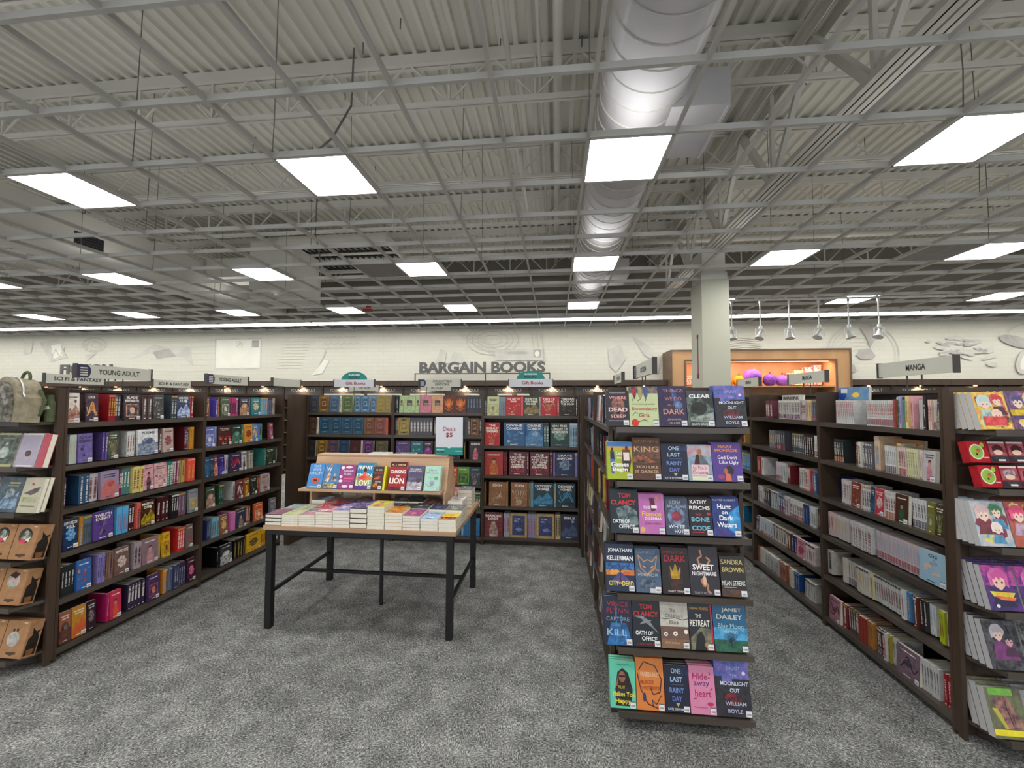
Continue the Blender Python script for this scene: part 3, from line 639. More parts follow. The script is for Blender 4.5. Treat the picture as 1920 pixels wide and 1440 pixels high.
ROWS=[
('L','near',1,1460,[
 ('f',2290,2380,1,190,'E8E4DA','8A4A38',''),
 ('s',2380,2389,1,190,'1E1E22'),
 ('f',2413,2490,1,190,'30283E','D89048','LUCK'),
 ('s',2559,2611,3,190,'8C1420'),
 ('s',2611,2650,2,190,'3A3238'),
 ('f',2656,2776,1,190,'1F1F2A','D0A088','BLADE BREAKER'),
 ('s',2801,2875,2,190,'5A4848'),
 ('f',2875,2960,1,190,'3A3A3A','B0B0A8',''),
 ('s',3021,3076,2,190,'33404A'),
 ('f',3076,3196,1,190,'1C2A4A','C0D0F4','WINTER DUET'),
 ('s',3204,3245,2,190,'B01828'),
]),
('L','near',2,1195,[
 ('s',2302,2315,1,190,'D8A8A8'),
 ('s',2340,2382,2,190,'B8C8C0'),
 ('f',2384,2466,1,190,'7868A8','302850','ALL YOUR DARLINGS'),
 ('s',2528,2559,2,190,'5A4A8A'),
 ('f',2562,2631,1,190,'38443C','B8A060',''),
 ('s',2705,2765,3,190,'D8D8D4'),
 ('f',2769,2924,1,190,'E6E6E2','506080','POEMS'),
 ('s',2944,2965,1,190,'5A3A3A'),
 ('f',2965,3054,1,190,'B8A8A0','A04040',''),
 ('s',3148,3180,1,190,'5A1A22'),
 ('s',3180,3204,1,190,'404040'),
 ('s',3204,3265,3,190,'D8942A'),
]),
('L','near',3,925,[
 ('s',2311,2324,1,190,'4A2848'),
 ('s',2403,2468,2,190,'2C5070'),
 ('s',2468,2526,2,190,'C8C4C4'),
 ('f',2526,2645,1,190,'9088A8','C86050',''),
 ('s',2648,2670,1,190,'6A2858'),
 ('s',2670,2741,3,190,'48807C'),
 ('s',2744,2821,3,190,'D8C878'),
 ('f',2821,2901,1,190,'D8A0A8','302028',''),
 ('f',2905,3008,1,190,'E0B0B0','181418',''),
 ('s',3008,3058,2,190,'108070'),
 ('s',3058,3121,3,190,'803A58'),
 ('s',3121,3187,2,190,'B8A060'),
 ('s',3191,3264,2,190,'E05040'),
 ('s',3264,3280,1,190,'2A2838'),
]),
('L','near',4,655,[
 ('f',2320,2407,1,190,'18284A','2F86C8','CAPTURE OR KILL'),
 ('s',2412,2436,1,190,'B07820'),
 ('s',2440,2494,4,190,'5A7080'),
 ('f',2494,2618,1,190,'5A3E8C','3A2A30','TWELFTH KNIGHT'),
 ('s',2642,2720,4,190,'58A8D8'),
 ('s',2722,2734,1,190,'3A2030'),
 ('s',2737,2779,2,190,'3A1818'),
 ('s',2782,2810,1,190,'D86050'),
 ('f',2813,2920,1,190,'301414','B8A020','IMMORTAL DARK'),
 ('s',2957,3055,3,190,'4A181C'),
 ('s',3055,3122,3,190,'1C1A1E'),
 ('s',3122,3191,2,190,'785060'),
 ('s',3191,3214,1,190,'707078'),
 ('f',3218,3368,1,190,'7C8494','D0B050',''),
]),
('L','near',5,365,[
 ('s',2328,2406,4,190,'24282A'),
 ('f',2409,2495,1,190,'2468B0','C04038',''),
 ('s',2533,2575,3,190,'8C80C0'),
 ('s',2578,2637,2,190,'8A6A60'),
 ('f',2640,2739,1,190,'6A5048','C0A8A0','APPETITE'),
 ('s',2773,2830,2,190,'A8989C'),
 ('f',2834,2958,1,190,'806870','C89098',''),
 ('s',2970,3001,1,190,'D8A818'),
 ('f',3001,3059,1,190,'E0B020','604020',''),
 ('s',3135,3202,3,190,'D83028'),
 ('f',3206,3271,1,190,'6A6460','B03030',''),
]),
('L','near',6,75,[
 ('f',2328,2389,1,190,'A06048','402828',''),
 ('f',2395,2476,1,190,'B88A28','D05030',''),
 ('f',2479,2534,1,190,'2A1A22','503040',''),
 ('s',2600,2619,1,190,'B82060'),
 ('f',2621,2698,1,190,'C82858','E06030',''),
 ('s',2755,2883,5,190,'3A2C48'),
 ('f',2890,2982,1,190,'3A2C60','C06040',''),
 ('s',3022,3050,1,190,'E09038'),
 ('s',3050,3105,2,190,'6C7C8C'),
 ('s',3105,3148,2,190,'384068'),
 ('s',3156,3223,3,190,'402848'),
 ('f',3228,3360,1,190,'301828','D83878',''),
]),
('L','far',1,1460,[
 ('f',3320,3395,1,180,'5A4038','D88848',''),
 ('s',3470,3493,1,180,'5040A0'),
 ('s',3493,3522,1,180,'D8906C'),
 ('f',3523,3628,1,180,'3A5038','C8C0B0',''),
 ('s',3632,3717,3,180,'B83878'),
 ('s',3717,3749,1,180,'D82848'),
 ('f',3751,3873,1,180,'1C2440','D8A070',''),
 ('s',3873,3901,1,180,'A83858'),
 ('f',3906,4033,1,180,'207080','C8B070',''),
 ('s',4033,4145,3,180,'58A0C8'),
 ('s',4145,4234,3,180,'707088'),
 ('s',4234,4292,2,180,'B0A498'),
]),
('L','far',2,1190,[
 ('f',3350,3464,1,180,'5860A0','C0C8E0',''),
 ('s',3468,3491,1,180,'90A8D0'),
 ('f',3498,3658,1,180,'30201E','D83020',''),
 ('f',3661,3785,1,180,'1C2C28','508068',''),
 ('s',3793,3823,1,180,'208068'),
 ('f',3824,3933,1,180,'D89830','A03028',''),
 ('f',3938,4008,1,180,'4870B0','E0C050',''),
 ('s',4010,4057,2,180,'4088D8'),
 ('s',4057,4102,1,180,'50A080'),
 ('f',4179,4241,1,180,'804050','C08090',''),
]),
('L','far',3,920,[
 ('f',3367,3418,1,180,'205078','4080A0',''),
 ('f',3421,3463,1,180,'28344A','8090A0',''),
 ('f',3466,3509,1,180,'5A3038','D09080',''),
 ('f',3512,3584,1,180,'302060','5048A0',''),
 ('s',3587,3651,2,180,'C0C4D0'),
 ('f',3655,3793,1,180,'2A3050','C02030',''),
 ('f',3797,3863,1,180,'C8C4C0','302828','FOR HER'),
 ('s',3924,3980,2,180,'C8C0AC'),
 ('s',4122,4136,1,180,'388078'),
 ('f',4137,4281,1,180,'28301E','485838',''),
 ('s',4286,4345,2,180,'485838'),
]),
('L','far',4,648,[
 ('f',3391,3488,1,180,'304030','C09080',''),
 ('s',3543,3604,3,180,'2A5038'),
 ('s',3713,3748,1,180,'C0C0BC'),
 ('f',3748,3827,1,180,'602028','D0C8C0',''),
 ('f',3833,3915,1,180,'804818','E0A030',''),
 ('f',3921,4018,1,180,'202820','606848',''),
 ('s',4018,4066,2,180,'803030'),
 ('f',4072,4209,1,180,'C0A8A0','404040',''),
 ('s',4215,4241,1,180,'304888'),
]),
('L','far',5,360,[
 ('s',3412,3446,2,180,'303870'),
 ('s',3477,3555,3,180,'78B0C0'),
 ('f',3558,3645,1,180,'805838','D0A050',''),
 ('s',3685,3740,2,180,'E070B0'),
 ('f',3745,3877,1,180,'283048','A08878',''),
 ('s',3883,3955,3,180,'9A5838'),
 ('f',3995,4120,1,180,'C05028','E8C8A0',''),
 ('f',4227,4325,1,180,'606068','C0C0C8',''),
]),
('L','far',6,75,[
 ('s',3553,3570,1,180,'141216'),
 ('f',3572,3712,1,180,'1A1A1C','D0D0D0',''),
 ('s',3747,3895,4,180,'181818'),
 ('f',3900,4090,1,180,'D8A820','605030',''),
 ('s',4090,4169,2,180,'D8A018'),
 ('f',4278,4440,1,180,'806878','E0E0E0',''),
]),
('R','far',1,1463,[
 ('s',4124,3994,3,162,'703848'),
 ('F',3992,3683,1,162,'B8BCB4','A0A49C','BERSERK'),
 ('s',3868,3560,10,162,'A09890'),
 ('s',3560,3512,2,162,'A87878'),
 ('s',3512,3457,2,162,'A09090'),
 ('s',3457,3412,2,162,'D0A858'),
 ('s',3412,3317,5,162,'606068'),
 ('s',3317,3290,1,162,'303038'),
 ('s',3286,3259,1,162,'D8D4D0'),
]),
('R','far',2,1192,[
 ('s',4060,3926,5,162,'787880'),
 ('s',3926,3772,6,162,'505058'),
 ('s',3674,3513,9,162,'50545A'),
 ('s',3513,3482,1,162,'D8D8D8'),
 ('s',3482,3384,4,162,'382828'),
 ('s',3380,3292,5,162,'C8CCC8'),
]),
('R','far',3,918,[
 ('s',4307,4265,1,162,'D8D4D0'),
 ('s',4259,4201,2,162,'A03030'),
 ('s',4195,4150,1,162,'C8C8C8'),
 ('s',3959,3832,4,162,'C8A8B8'),
 ('s',3832,3760,3,162,'A8BCB4'),
 ('s',3758,3709,2,162,'702028'),
 ('s',3599,3495,4,162,'C8C0B8'),
 ('s',3491,3453,1,162,'D8B8A0'),
 ('s',3453,3401,2,162,'C02838'),
 ('s',3397,3379,1,162,'D8D0D8'),
 ('s',3379,3347,1,162,'3060A0'),
 ('s',3343,3319,1,162,'E0C040'),
]),
('R','far',4,640,[
 ('s',4308,4169,4,162,'B8B4B8'),
 ('s',4163,4050,4,162,'303040'),
 ('s',4044,3927,4,162,'A8B8BC'),
 ('s',3927,3799,5,162,'404878'),
 ('s',3799,3745,2,162,'B8A8B0'),
 ('s',3740,3551,8,162,'B8BCC0'),
 ('s',3551,3527,1,162,'E0E0E8'),
 ('s',3527,3474,2,162,'28407C'),
 ('s',3470,3389,4,162,'B8C0C4'),
 ('s',3385,3353,1,162,'482838'),
]),
('R','far',5,345,[
 ('f',4465,4252,1,162,'384070','D0A8A0','BLUE LOCK'),
 ('s',4246,4033,6,162,'98A8BC'),
 ('s',4033,3808,7,162,'B8A898'),
 ('s',3804,3724,3,162,'6A4838'),
 ('s',3719,3647,2,162,'202860'),
 ('f',3634,3511,1,162,'C88C98','A03050',''),
 ('s',3511,3392,4,162,'B89CA0'),
]),
('R','far',6,50,[
 ('s',4384,4294,2,162,'B06850'),
 ('s',4286,4159,3,162,'A8A0A0'),
 ('s',4145,3926,6,162,'888884'),
 ('s',3920,3820,3,162,'A06850'),
 ('s',3809,3742,2,162,'B05838'),
 ('s',3737,3704,1,162,'A8B0A0'),
 ('s',3699,3631,3,162,'204880'),
 ('s',3570,3438,5,162,'9C9C94'),
]),
('R','near',1,1460,[
 ('F',3244,2953,1,162,'5080B8','D8C860',''),
 ('s',3120,2956,12,162,'B8BCBC'),
 ('s',2851,2621,20,162,'BCC0BE'),
 ('s',2620,2607,1,162,'C05850'),
 ('s',2605,2590,1,182,'60A868'),
 ('s',2590,2576,1,182,'D880A8'),
 ('s',2576,2562,1,182,'8078D0'),
 ('s',2562,2548,1,182,'60B080'),
 ('s',2548,2529,1,182,'D88068'),
 ('s',2529,2511,1,182,'E0B048'),
 ('s',2511,2493,1,182,'D87888'),
 ('s',2471,2426,5,162,'B0B0B4'),
 ('s',2425,2407,1,182,'302830'),
 ('s',2401,2383,2,162,'D8A898'),
 ('s',2383,2344,4,162,'C8C0A8'),
 ('f',2342,2316,1,162,'402860','A0A080',''),
]),
('R','near',2,1187,[
 ('s',3162,3066,5,162,'303838'),
 ('s',2953,2912,2,162,'884838'),
 ('s',2909,2883,1,162,'D0CCC0'),
 ('s',2882,2805,5,162,'686870'),
 ('s',2802,2758,1,215,'C89868'),
 ('F',2757,2553,1,162,'C89868','B88858',''),
 ('s',2704,2629,7,162,'C4C8C8'),
 ('s',2628,2603,1,185,'C8BC98'),
 ('s',2594,2546,4,162,'D0A8A0'),
 ('s',2546,2479,6,162,'D0CC88'),
 ('s',2479,2445,3,162,'C8CCC8'),
 ('s',2443,2433,1,162,'D09090'),
 ('f',2432,2360,1,162,'B8BCBC','C07080',''),
 ('s',2333,2318,2,162,'C8CCC0'),
]),
('R','near',3,918,[
 ('F',3250,3093,1,162,'101C50','141C48',''),
 ('s',3093,2985,6,162,'B8B0B0'),
 ('f',2984,2899,1,162,'803038','808828',''),
 ('s',2879,2817,4,162,'C0B8B8'),
 ('f',2816,2781,1,162,'204060','306080',''),
 ('f',2778,2708,1,162,'B83040','D0B8B8',''),
 ('s',2707,2628,5,162,'C8C0BC'),
 ('f',2627,2538,1,162,'502820','206040',''),
 ('s',2536,2425,8,162,'C0C0C4'),
 ('f',2425,2378,1,162,'6A6A28','808070',''),
 ('f',2376,2323,1,162,'403020','88A060',''),
 ('s',2321,2308,1,162,'C8C8C0'),
]),
('R','near',4,660,[
 ('s',3225,3173,2,162,'B88888'),
 ('s',3173,3036,6,162,'A8A0A4'),
 ('s',3036,3001,2,162,'A88C80'),
 ('s',2997,2817,9,162,'B4B8B8'),
 ('s',2793,2487,20,162,'A89098'),
 ('f',2481,2325,1,162,'90B8D0','D8B8A8','CG'),
]),
('R','near',5,382,[
 ('s',3250,3198,1,162,'A09890'),
 ('s',3102,3063,2,162,'B0A898'),
 ('s',3063,2961,5,162,'A09C90'),
 ('s',2959,2859,6,162,'A4A8A4'),
 ('s',2859,2830,2,162,'B8A058'),
 ('s',2830,2613,16,162,'9CA09C'),
 ('s',2612,2588,1,162,'B8BCB8'),
 ('s',2588,2559,1,162,'3878B0'),
 ('s',2559,2526,2,162,'B0B4B0'),
 ('s',2525,2502,1,162,'602820'),
 ('s',2502,2459,2,162,'302C2C'),
 ('s',2457,2423,2,162,'B8BCB8'),
 ('s',2383,2346,2,162,'A8B828'),
 ('s',2344,2320,2,162,'B07880'),
 ('s',2318,2298,1,162,'B03038'),
]),
('R','near',6,66,[
 ('f',3244,3128,1,162,'B07888','402830',''),
 ('s',3126,3075,1,162,'802028'),
 ('s',3070,2961,6,162,'584848'),
 ('s',2960,2899,3,162,'903830'),
 ('s',2897,2845,3,162,'B07838'),
 ('s',2833,2749,4,162,'502838'),
 ('s',2748,2732,1,162,'A8A8A4'),
 ('s',2732,2713,1,162,'A09838'),
 ('s',2712,2659,3,162,'A8A8A8'),
 ('f',2658,2505,1,162,'786070','302830',''),
 ('s',2502,2405,7,162,'A8A8A8'),
 ('s',2390,2333,3,162,'982028'),
 ('s',2332,2295,3,162,'B03838'),
]),
('B','left',1,1475,[
 ('f',-2952,-2818,1,200,'3A2C20','2C5A80',''),
 ('f',-2817,-2684,1,200,'4A3418','C09030',''),
 ('f',-2682,-2558,1,200,'304860','6A88A0',''),
 ('s',-2557,-2532,1,200,'E8E4D0'),
 ('f',-2527,-2386,1,200,'3C5028','90A060',''),
 ('f',-2369,-2293,1,200,'28506C','90B8D0',''),
 ('f',-2291,-2176,1,200,'28506C','90B8D0',''),
 ('f',-2163,-2099,1,200,'30507A','90B8D0',''),
 ('f',-2098,-1989,1,200,'A08838','706848',''),
 ('f',-1988,-1922,1,200,'A08A50','706848',''),
]),
('B','left',2,1215,[
 ('f',-2967,-2836,1,200,'3A2418','6A4830',''),
 ('s',-2834,-2810,1,200,'E0DCCC'),
 ('f',-2806,-2663,1,200,'14344A','488098',''),
 ('f',-2659,-2530,1,200,'14344A','488098',''),
 ('f',-2526,-2386,1,200,'14344A','488098',''),
 ('f',-2383,-2249,1,200,'14344A','488098',''),
 ('f',-2245,-2122,1,200,'5A3420','987040',''),
 ('f',-2118,-1985,1,200,'6A3028','A06850',''),
 ('s',-1983,-1955,1,200,'C06050'),
]),
('B','left',3,945,[
 ('f',-2972,-2846,1,200,'1C1C18','343428',''),
 ('f',-2833,-2703,1,200,'5A4018','B89030',''),
 ('f',-2695,-2561,1,200,'3C2C38','705860',''),
 ('f',-2553,-2429,1,200,'142C40','405878',''),
 ('f',-2416,-2280,1,200,'3A1818','582828',''),
 ('s',-2279,-2260,1,200,'E0DCCC'),
 ('f',-2256,-2121,1,200,'3A1040','A070A8',''),
 ('f',-2100,-1958,1,200,'3C3418','707040',''),
]),
('B','mid',1,1475,[
 ('s',-1894,-1833,3,200,'2C4440'),
 ('f',-1817,-1767,1,200,'B0C890','484038',''),
 ('f',-1765,-1628,1,200,'B0C890','484038',''),
 ('f',-1624,-1572,1,200,'B0C890','484038',''),
 ('f',-1568,-1432,1,200,'D08090','484038',''),
 ('f',-1428,-1293,1,200,'D8A078','484038',''),
 ('f',-1289,-1159,1,200,'4A2418','D07028',''),
 ('f',-1155,-1018,1,200,'4A2418','D07028',''),
 ('s',-1014,-836,5,200,'3A3840'),
]),
('B','mid',2,1215,[
 ('s',-1898,-1833,2,200,'484850'),
 ('f',-1829,-1688,1,200,'A89040','302820',''),
 ('s',-1684,-1413,7,200,'505058'),
 ('s',-1405,-1059,8,200,'484850'),
 ('s',-1051,-1001,2,200,'A03040'),
 ('s',-997,-974,1,200,'484850'),
 ('f',-970,-873,1,200,'3A1C18','B08040',''),
 ('s',-869,-846,1,200,'505058'),
]),
('B','mid',3,945,[
 ('s',-1910,-1873,1,200,'D88088'),
 ('f',-1853,-1685,1,200,'4A3468','705890',''),
 ('f',-1673,-1525,1,200,'20606A','30A0A8',''),
 ('f',-1521,-1418,1,200,'2A2430','A040A0',''),
 ('f',-1402,-1252,1,200,'303038','605060',''),
 ('f',-1245,-1096,1,200,'303038','605060',''),
 ('s',-1045,-1022,1,200,'202024'),
 ('f',-979,-840,1,200,'283038','E07080','HORROR'),
]),
('B','mid',4,655,[
 ('f',-1197,-1120,1,200,'C04030','E8D0C0',''),
 ('f',-1116,-980,1,200,'70A050','202820',''),
 ('f',-975,-849,1,200,'204850','C07070',''),
]),
('B','mid',5,375,[
 ('s',-1213,-937,9,200,'A02830'),
 ('s',-924,-847,4,200,'3C5020'),
]),
('B','mid',6,80,[
 ('f',-1156,-1079,1,200,'1C6090','3080B0',''),
 ('s',-1070,-1046,1,200,'A0D0F0'),
 ('f',-1038,-966,1,200,'1C6090','3080B0',''),
 ('f',-913,-855,1,200,'1C6090','3080B0',''),
]),
('B','right',1,1446,[
 ('s',-810,-778,2,218,'1C4840'),
 ('f',-774,-639,1,218,'C8CC98','A09870',''),
 ('s',-639,-562,4,218,'8098A0'),
 ('f',-558,-389,1,218,'B81828','A08050','THE ART OF WAR'),
 ('s',-387,-361,1,218,'E05060'),
 ('f',-357,-186,1,218,'28402C','A08050','THE BOOK OF FIVE RINGS'),
 ('s',-183,-166,1,218,'C8C8C8'),
 ('f',-162,16,1,218,'B81828','A08050','TAO TE CHING'),
 ('s',18,47,1,218,'C03040'),
 ('f',51,223,1,218,'181818','A08050','TIBETAN BOOK OF THE DEAD'),
 ('s',227,251,1,218,'202020'),
]),
('B','right',2,1103,[
 ('f',-812,-630,1,265,'B81828','A08050','THE FEDERALIST PAPERS'),
 ('f',-582,-341,1,265,'2C5884','6090B8','DIVINE COMEDY'),
 ('f',-337,-135,1,265,'2C5884','6090B8','DIVINE COMEDY'),
 ('s',-131,-71,2,265,'306060'),
 ('f',-56,156,1,265,'28403C','508878','ON THE ORIGIN OF SPECIES'),
 ('s',160,253,3,265,'A0C0D0'),
]),
('B','right',3,773,[
 ('f',-802,-592,1,265,'A83030','C0783C',''),
 ('s',-588,-544,2,265,'582028'),
 ('f',-524,-326,1,265,'5A1C28','B03840','THE DECLINE AND FALL OF THE ROMAN EMPIRE'),
 ('s',-325,-297,1,265,'582028'),
 ('f',-285,-68,1,265,'5A1C28','B03840','THE DECLINE AND FALL OF THE ROMAN EMPIRE'),
 ('s',-64,-29,1,265,'582028'),
 ('s',-25,-1,1,265,'8878B8'),
 ('f',3,209,1,265,'28304C','486890',"GRAY'S ANATOMY"),
 ('s',213,244,1,265,'8878B8'),
]),
('B','right',4,428,[
 ('s',-826,-790,1,265,'A07850'),
 ('f',-750,-560,1,265,'8A5A34','C0B090','EDEN'),
 ('s',-557,-532,1,265,'A07850'),
 ('f',-501,-312,1,265,'8A5A34','C0B090','EDEN'),
 ('s',-304,-279,1,265,'A07850'),
 ('s',-276,-247,1,265,'60A0B0'),
 ('f',-243,-26,1,265,'1C3038','4090B8','ODYSSEY HOMER'),
 ('s',-21,9,1,265,'60A0B0'),
 ('f',13,219,1,265,'1C3038','4090B8','ODYSSEY HOMER'),
]),
('B','right',5,85,[
 ('f',-819,-593,1,265,'6A1820','B0A090','PARADISE LOST'),
 ('s',-584,-514,2,265,'A8A8B8'),
 ('f',-509,-318,1,265,'B89C60','283058',''),
 ('s',-314,-218,3,265,'9090A8'),
 ('f',-215,-9,1,265,'B89C60','283058',''),
 ('s',-1,55,2,265,'D0BC88'),
 ('f',60,252,1,265,'283048','506080','BIBLE'),
]),
]
# ================================================================ shop floor (built at camera height 1.6, brought to size at the end)
ZS = [1.46, 1.19, .92, .65, .365, .07]         # shelf tops, top shelf first
def bookcase(name_label, ox, oy, rz, w, zs, group, depth=.31, h=1.68, cat='bookcase'):
    """origin at the left front bottom corner seen from the front; x to the right, y into the case"""
    t = thing('bookcase', name_label, cat, (ox, oy, 0), rz, group)
    e = .015
    for a, b_ in ((0, e), (w-e, w)):
        mb = MB(); mb.box(a, b_, 0, depth, 0, h); obj('side_panel', mb, 'wood', t)
    mb = MB(); mb.box(e, w-e, depth-.012, depth, .02, h-.002); obj('back_panel', mb, 'wood', t)
    for z in zs:
        mb = MB(); mb.box(e, w-e, .004, depth-.012, z-.024, z); mb.box(e, w-e, 0, .004, z-.03, z+.001); obj('shelf', mb, 'shelfwood', t)
    mb = MB(); mb.box(e, w-e, .05, .07, 0, zs[-1]-.024); obj('plinth', mb, 'wood', t)
    mb = MB(); mb.box(e, w-e, depth-.05, depth-.012, h-.02, h); obj('top_rail', mb, 'wood', t)
    return t
R90 = math.pi/2
def case_L(x, y0, y1, lab, grp, zs=ZS):  bookcase(lab, x, y0, R90, y1-y0, zs, grp)     # faces +x
def case_R(x, y0, y1, lab, grp, zs=ZS):  bookcase(lab, x, y1, -R90, y1-y0, zs, grp)    # faces -x
def case_B(x0, x1, y, lab, grp, zs=ZS):  bookcase(lab, x0, y, 0, x1-x0, zs, grp)       # faces -y
GL, GR, GB, GC = 'bookcases along the left aisle', 'manga bookcases along the right aisle', 'bookcases across the back of the alcove', 'bookcases of the centre island'
case_L(-3.06, 2.285, 3.325, 'dark wood bookcase on the left, bay nearest the camera', GL)
case_L(-3.06, 3.327, 4.375, 'dark wood bookcase on the left, far bay beside the corner', GL)
case_R(-3.71, 2.285, 3.325, 'rear side of the left island, bay nearest the camera', GL)
case_R(-3.71, 3.327, 4.375, 'rear side of the left island, far bay', GL)
case_R(1.93, 2.285, 3.27, 'manga bookcase on the right, bay nearest the camera', GR)
case_R(1.93, 3.272, 4.33, 'manga bookcase on the right, middle bay', GR)
case_R(1.93, 4.332, 5.39, 'manga bookcase on the right, farthest bay', GR)
case_L(2.58, 2.285, 3.27, 'rear side of the manga island, bay nearest the camera', GR)
case_L(2.58, 3.272, 4.33, 'rear side of the manga island, middle bay', GR)
case_L(2.58, 4.332, 5.39, 'rear side of the manga island, farthest bay', GR)
case_R(.30, 2.285, 3.325, 'centre island bookcase facing the table, bay nearest the camera', GC)
case_R(.30, 3.327, 4.375, 'centre island bookcase facing the table, far bay', GC)
case_L(.925, 2.285, 3.325, 'centre island bookcase facing the manga aisle, near bay', GC)
case_L(.925, 3.327, 4.375, 'centre island bookcase facing the manga aisle, far bay', GC)
ZB = [1.475, 1.215, .945, .655, .375, .08]; ZBR = [1.446, 1.103, .773, .428, .085]
case_B(-2.95, -1.885, 4.64, 'back bookcase left bay holding rows of leatherbound classics', GB, ZB)
case_B(-1.883, -.822, 4.64, 'back bookcase middle bay half hidden by the display table', GB, ZB)
case_B(-.82, .262, 4.64, 'back bookcase right bay with large illustrated classics', GB, ZBR)
case_L(-4.6, 3.0, 4.05, 'plain bookcase one aisle behind the left island, near bay', GL)
case_L(-4.6, 4.052, 5.1, 'plain bookcase one aisle behind the left island, far bay', GL)
case_B(-2.95, -1.885, 6.3, 'plain bookcase one row behind the back bookcase, left bay', GB, ZB)
case_B(-1.883, -.822, 6.3, 'plain bookcase one row behind the back bookcase, right bay', GB, ZB)
for x0, x1, lab in ((-3.02, -2.955, 'dark corner panel joining the left bookcase to the back bookcase'), (.267, .298, 'dark corner panel joining the back bookcase to the centre island')):
    mb = MB(); mb.box(x0, x1, 4.379, 4.95, 0, 1.68); tag(obj('corner_panel', mb, 'wood'), lab, 'panel')

# end caps: a panel across the island end with six sloping ledges
def endcap(x0, x1, label, chamfer, bk=.0):
    t = thing('end_cap_rack', label, 'display rack', ((x0+x1)/2, 2.283, 0), 0, 'end cap racks at the aisle ends')
    w = (x1-x0)/2
    mb = MB(); mb.box(-w, w, -.012, 0, .02, 1.68); obj('back_panel', mb, 'wood', t)
    for s in (-1, 1):
        mb = MB(); mb.box(min(s*w, s*(w-.02)), max(s*w, s*(w-.02)), -.04, -.012, 0, 1.68); obj('side_post', mb, 'wood', t)
    for z in (1.472, 1.205, .94, .655, .395, .095):
        a = w-.02; c = chamfer
        mb = MB(); y1, y2 = -.013, -.165
        top = [(-a, y1, z), (a, y1, z), (a-c, y2, z), (-a+c, y2, z)]
        bot = [(x, y, zz-.018) for x, y, zz in top]
        mb.poly(top[::-1]); mb.poly(bot)
        for i in range(4): j = (i+1) % 4; mb.poly([bot[i], top[i], top[j], bot[j]])
        mb.box(-a+c, a-c, y2-.008, y2, z-.022, z+.006)
        obj('ledge', mb, 'shelfwood', t)
        for s in (-1, 1):
            mb = MB(); X0 = s*(a-c-.006)
            P = [(y2+.01, z-.02), (y1, z-.02), (y1, z-.09)]
            for xx, o_ in ((X0, 1), (X0-s*.01, -1)):
                pp = [(xx, yy, zz) for yy, zz in P]; mb.poly(pp if o_*s > 0 else pp[::-1])
            for i in range(3): j = (i+1) % 3; mb.poly([(X0, *P[i]), (X0, *P[j]), (X0-s*.01, *P[j]), (X0-s*.01, *P[i])])
            obj('bracket', mb, 'shelfwood', t)
    return t
endcap(.285, .955, 'end cap rack facing the camera with six rows of paperbacks', .0)
endcap(-3.71, -3.06, 'end cap rack at the left edge with bags and kraft packs', .055)
endcap(1.93, 2.58, 'end cap rack at the right edge with manga and red boxes', .055)

# ---------------------------------------------------------------- book builders
PB = {}
def face_book(w, h, t, items, base, alt, sticker=True, tilt=0, side=None, paper='paper', parts=True):
    """front cover on the plane y=0 facing -y, origin at the middle of its lower edge"""
    root = bpy.data.objects.new('book', None); root.empty_display_size = .03
    g = .0012
    mb = MB()
    mb.box(-w/2, w/2, 0, g, 0, h, 0, base, alt); mb.box(-w/2, w/2, t-g, t, 0, h, 0, base, alt); mb.box(-w/2, -w/2+g, g, t-g, 0, h, 0, side or base, side or alt)
    art(mb, items, -w/2, 0, w, h, 0)
    if parts:
        c = bpy.data.objects.new('cover', mb.mesh('cover', ['cover'])); COL.objects.link(c); c.parent = root
        mb = MB(); mb.box(-w/2+g, w/2-.002, g, t-g, .002, h-.002); c = bpy.data.objects.new('pages', mb.mesh('pages', [paper])); COL.objects.link(c); c.parent = root
        if sticker:
            mb = MB(); sw, sh = .026, .028; x = w/2-sw-.003; z = .004
            mb.poly([(x, -.0022, z), (x+sw, -.0022, z), (x+sw, -.0022, z+sh), (x, -.0022, z+sh)], 0)
            mb.poly([(x, -.0024, z+sh-.003), (x+sw, -.0024, z+sh-.003), (x+sw, -.0024, z+sh), (x, -.0024, z+sh)], 1)
            for k in range(7): mb.poly([(x+.004+k*.0028, -.0024, z+.006), (x+.0055+k*.0028, -.0024, z+.006), (x+.0055+k*.0028, -.0024, z+.014), (x+.004+k*.0028, -.0024, z+.014)], 1)
            c = bpy.data.objects.new('price_sticker', mb.mesh('price_sticker', ['sticker', 'ink'])); COL.objects.link(c); c.parent = root
    return root
STUFF = MB()
def spine_stuff(pr_mb, loc, rz):
    c, s_ = math.cos(rz), math.sin(rz); i = len(STUFF.v)
    STUFF.v += [(loc[0]+x*c-y*s_, loc[1]+x*s_+y*c, loc[2]+z) for x, y, z in pr_mb.v]
    STUFF.f += [tuple(i+k for k in f) for f in pr_mb.f]; STUFF.m += pr_mb.m; STUFF.c += pr_mb.c; STUFF.a += pr_mb.a
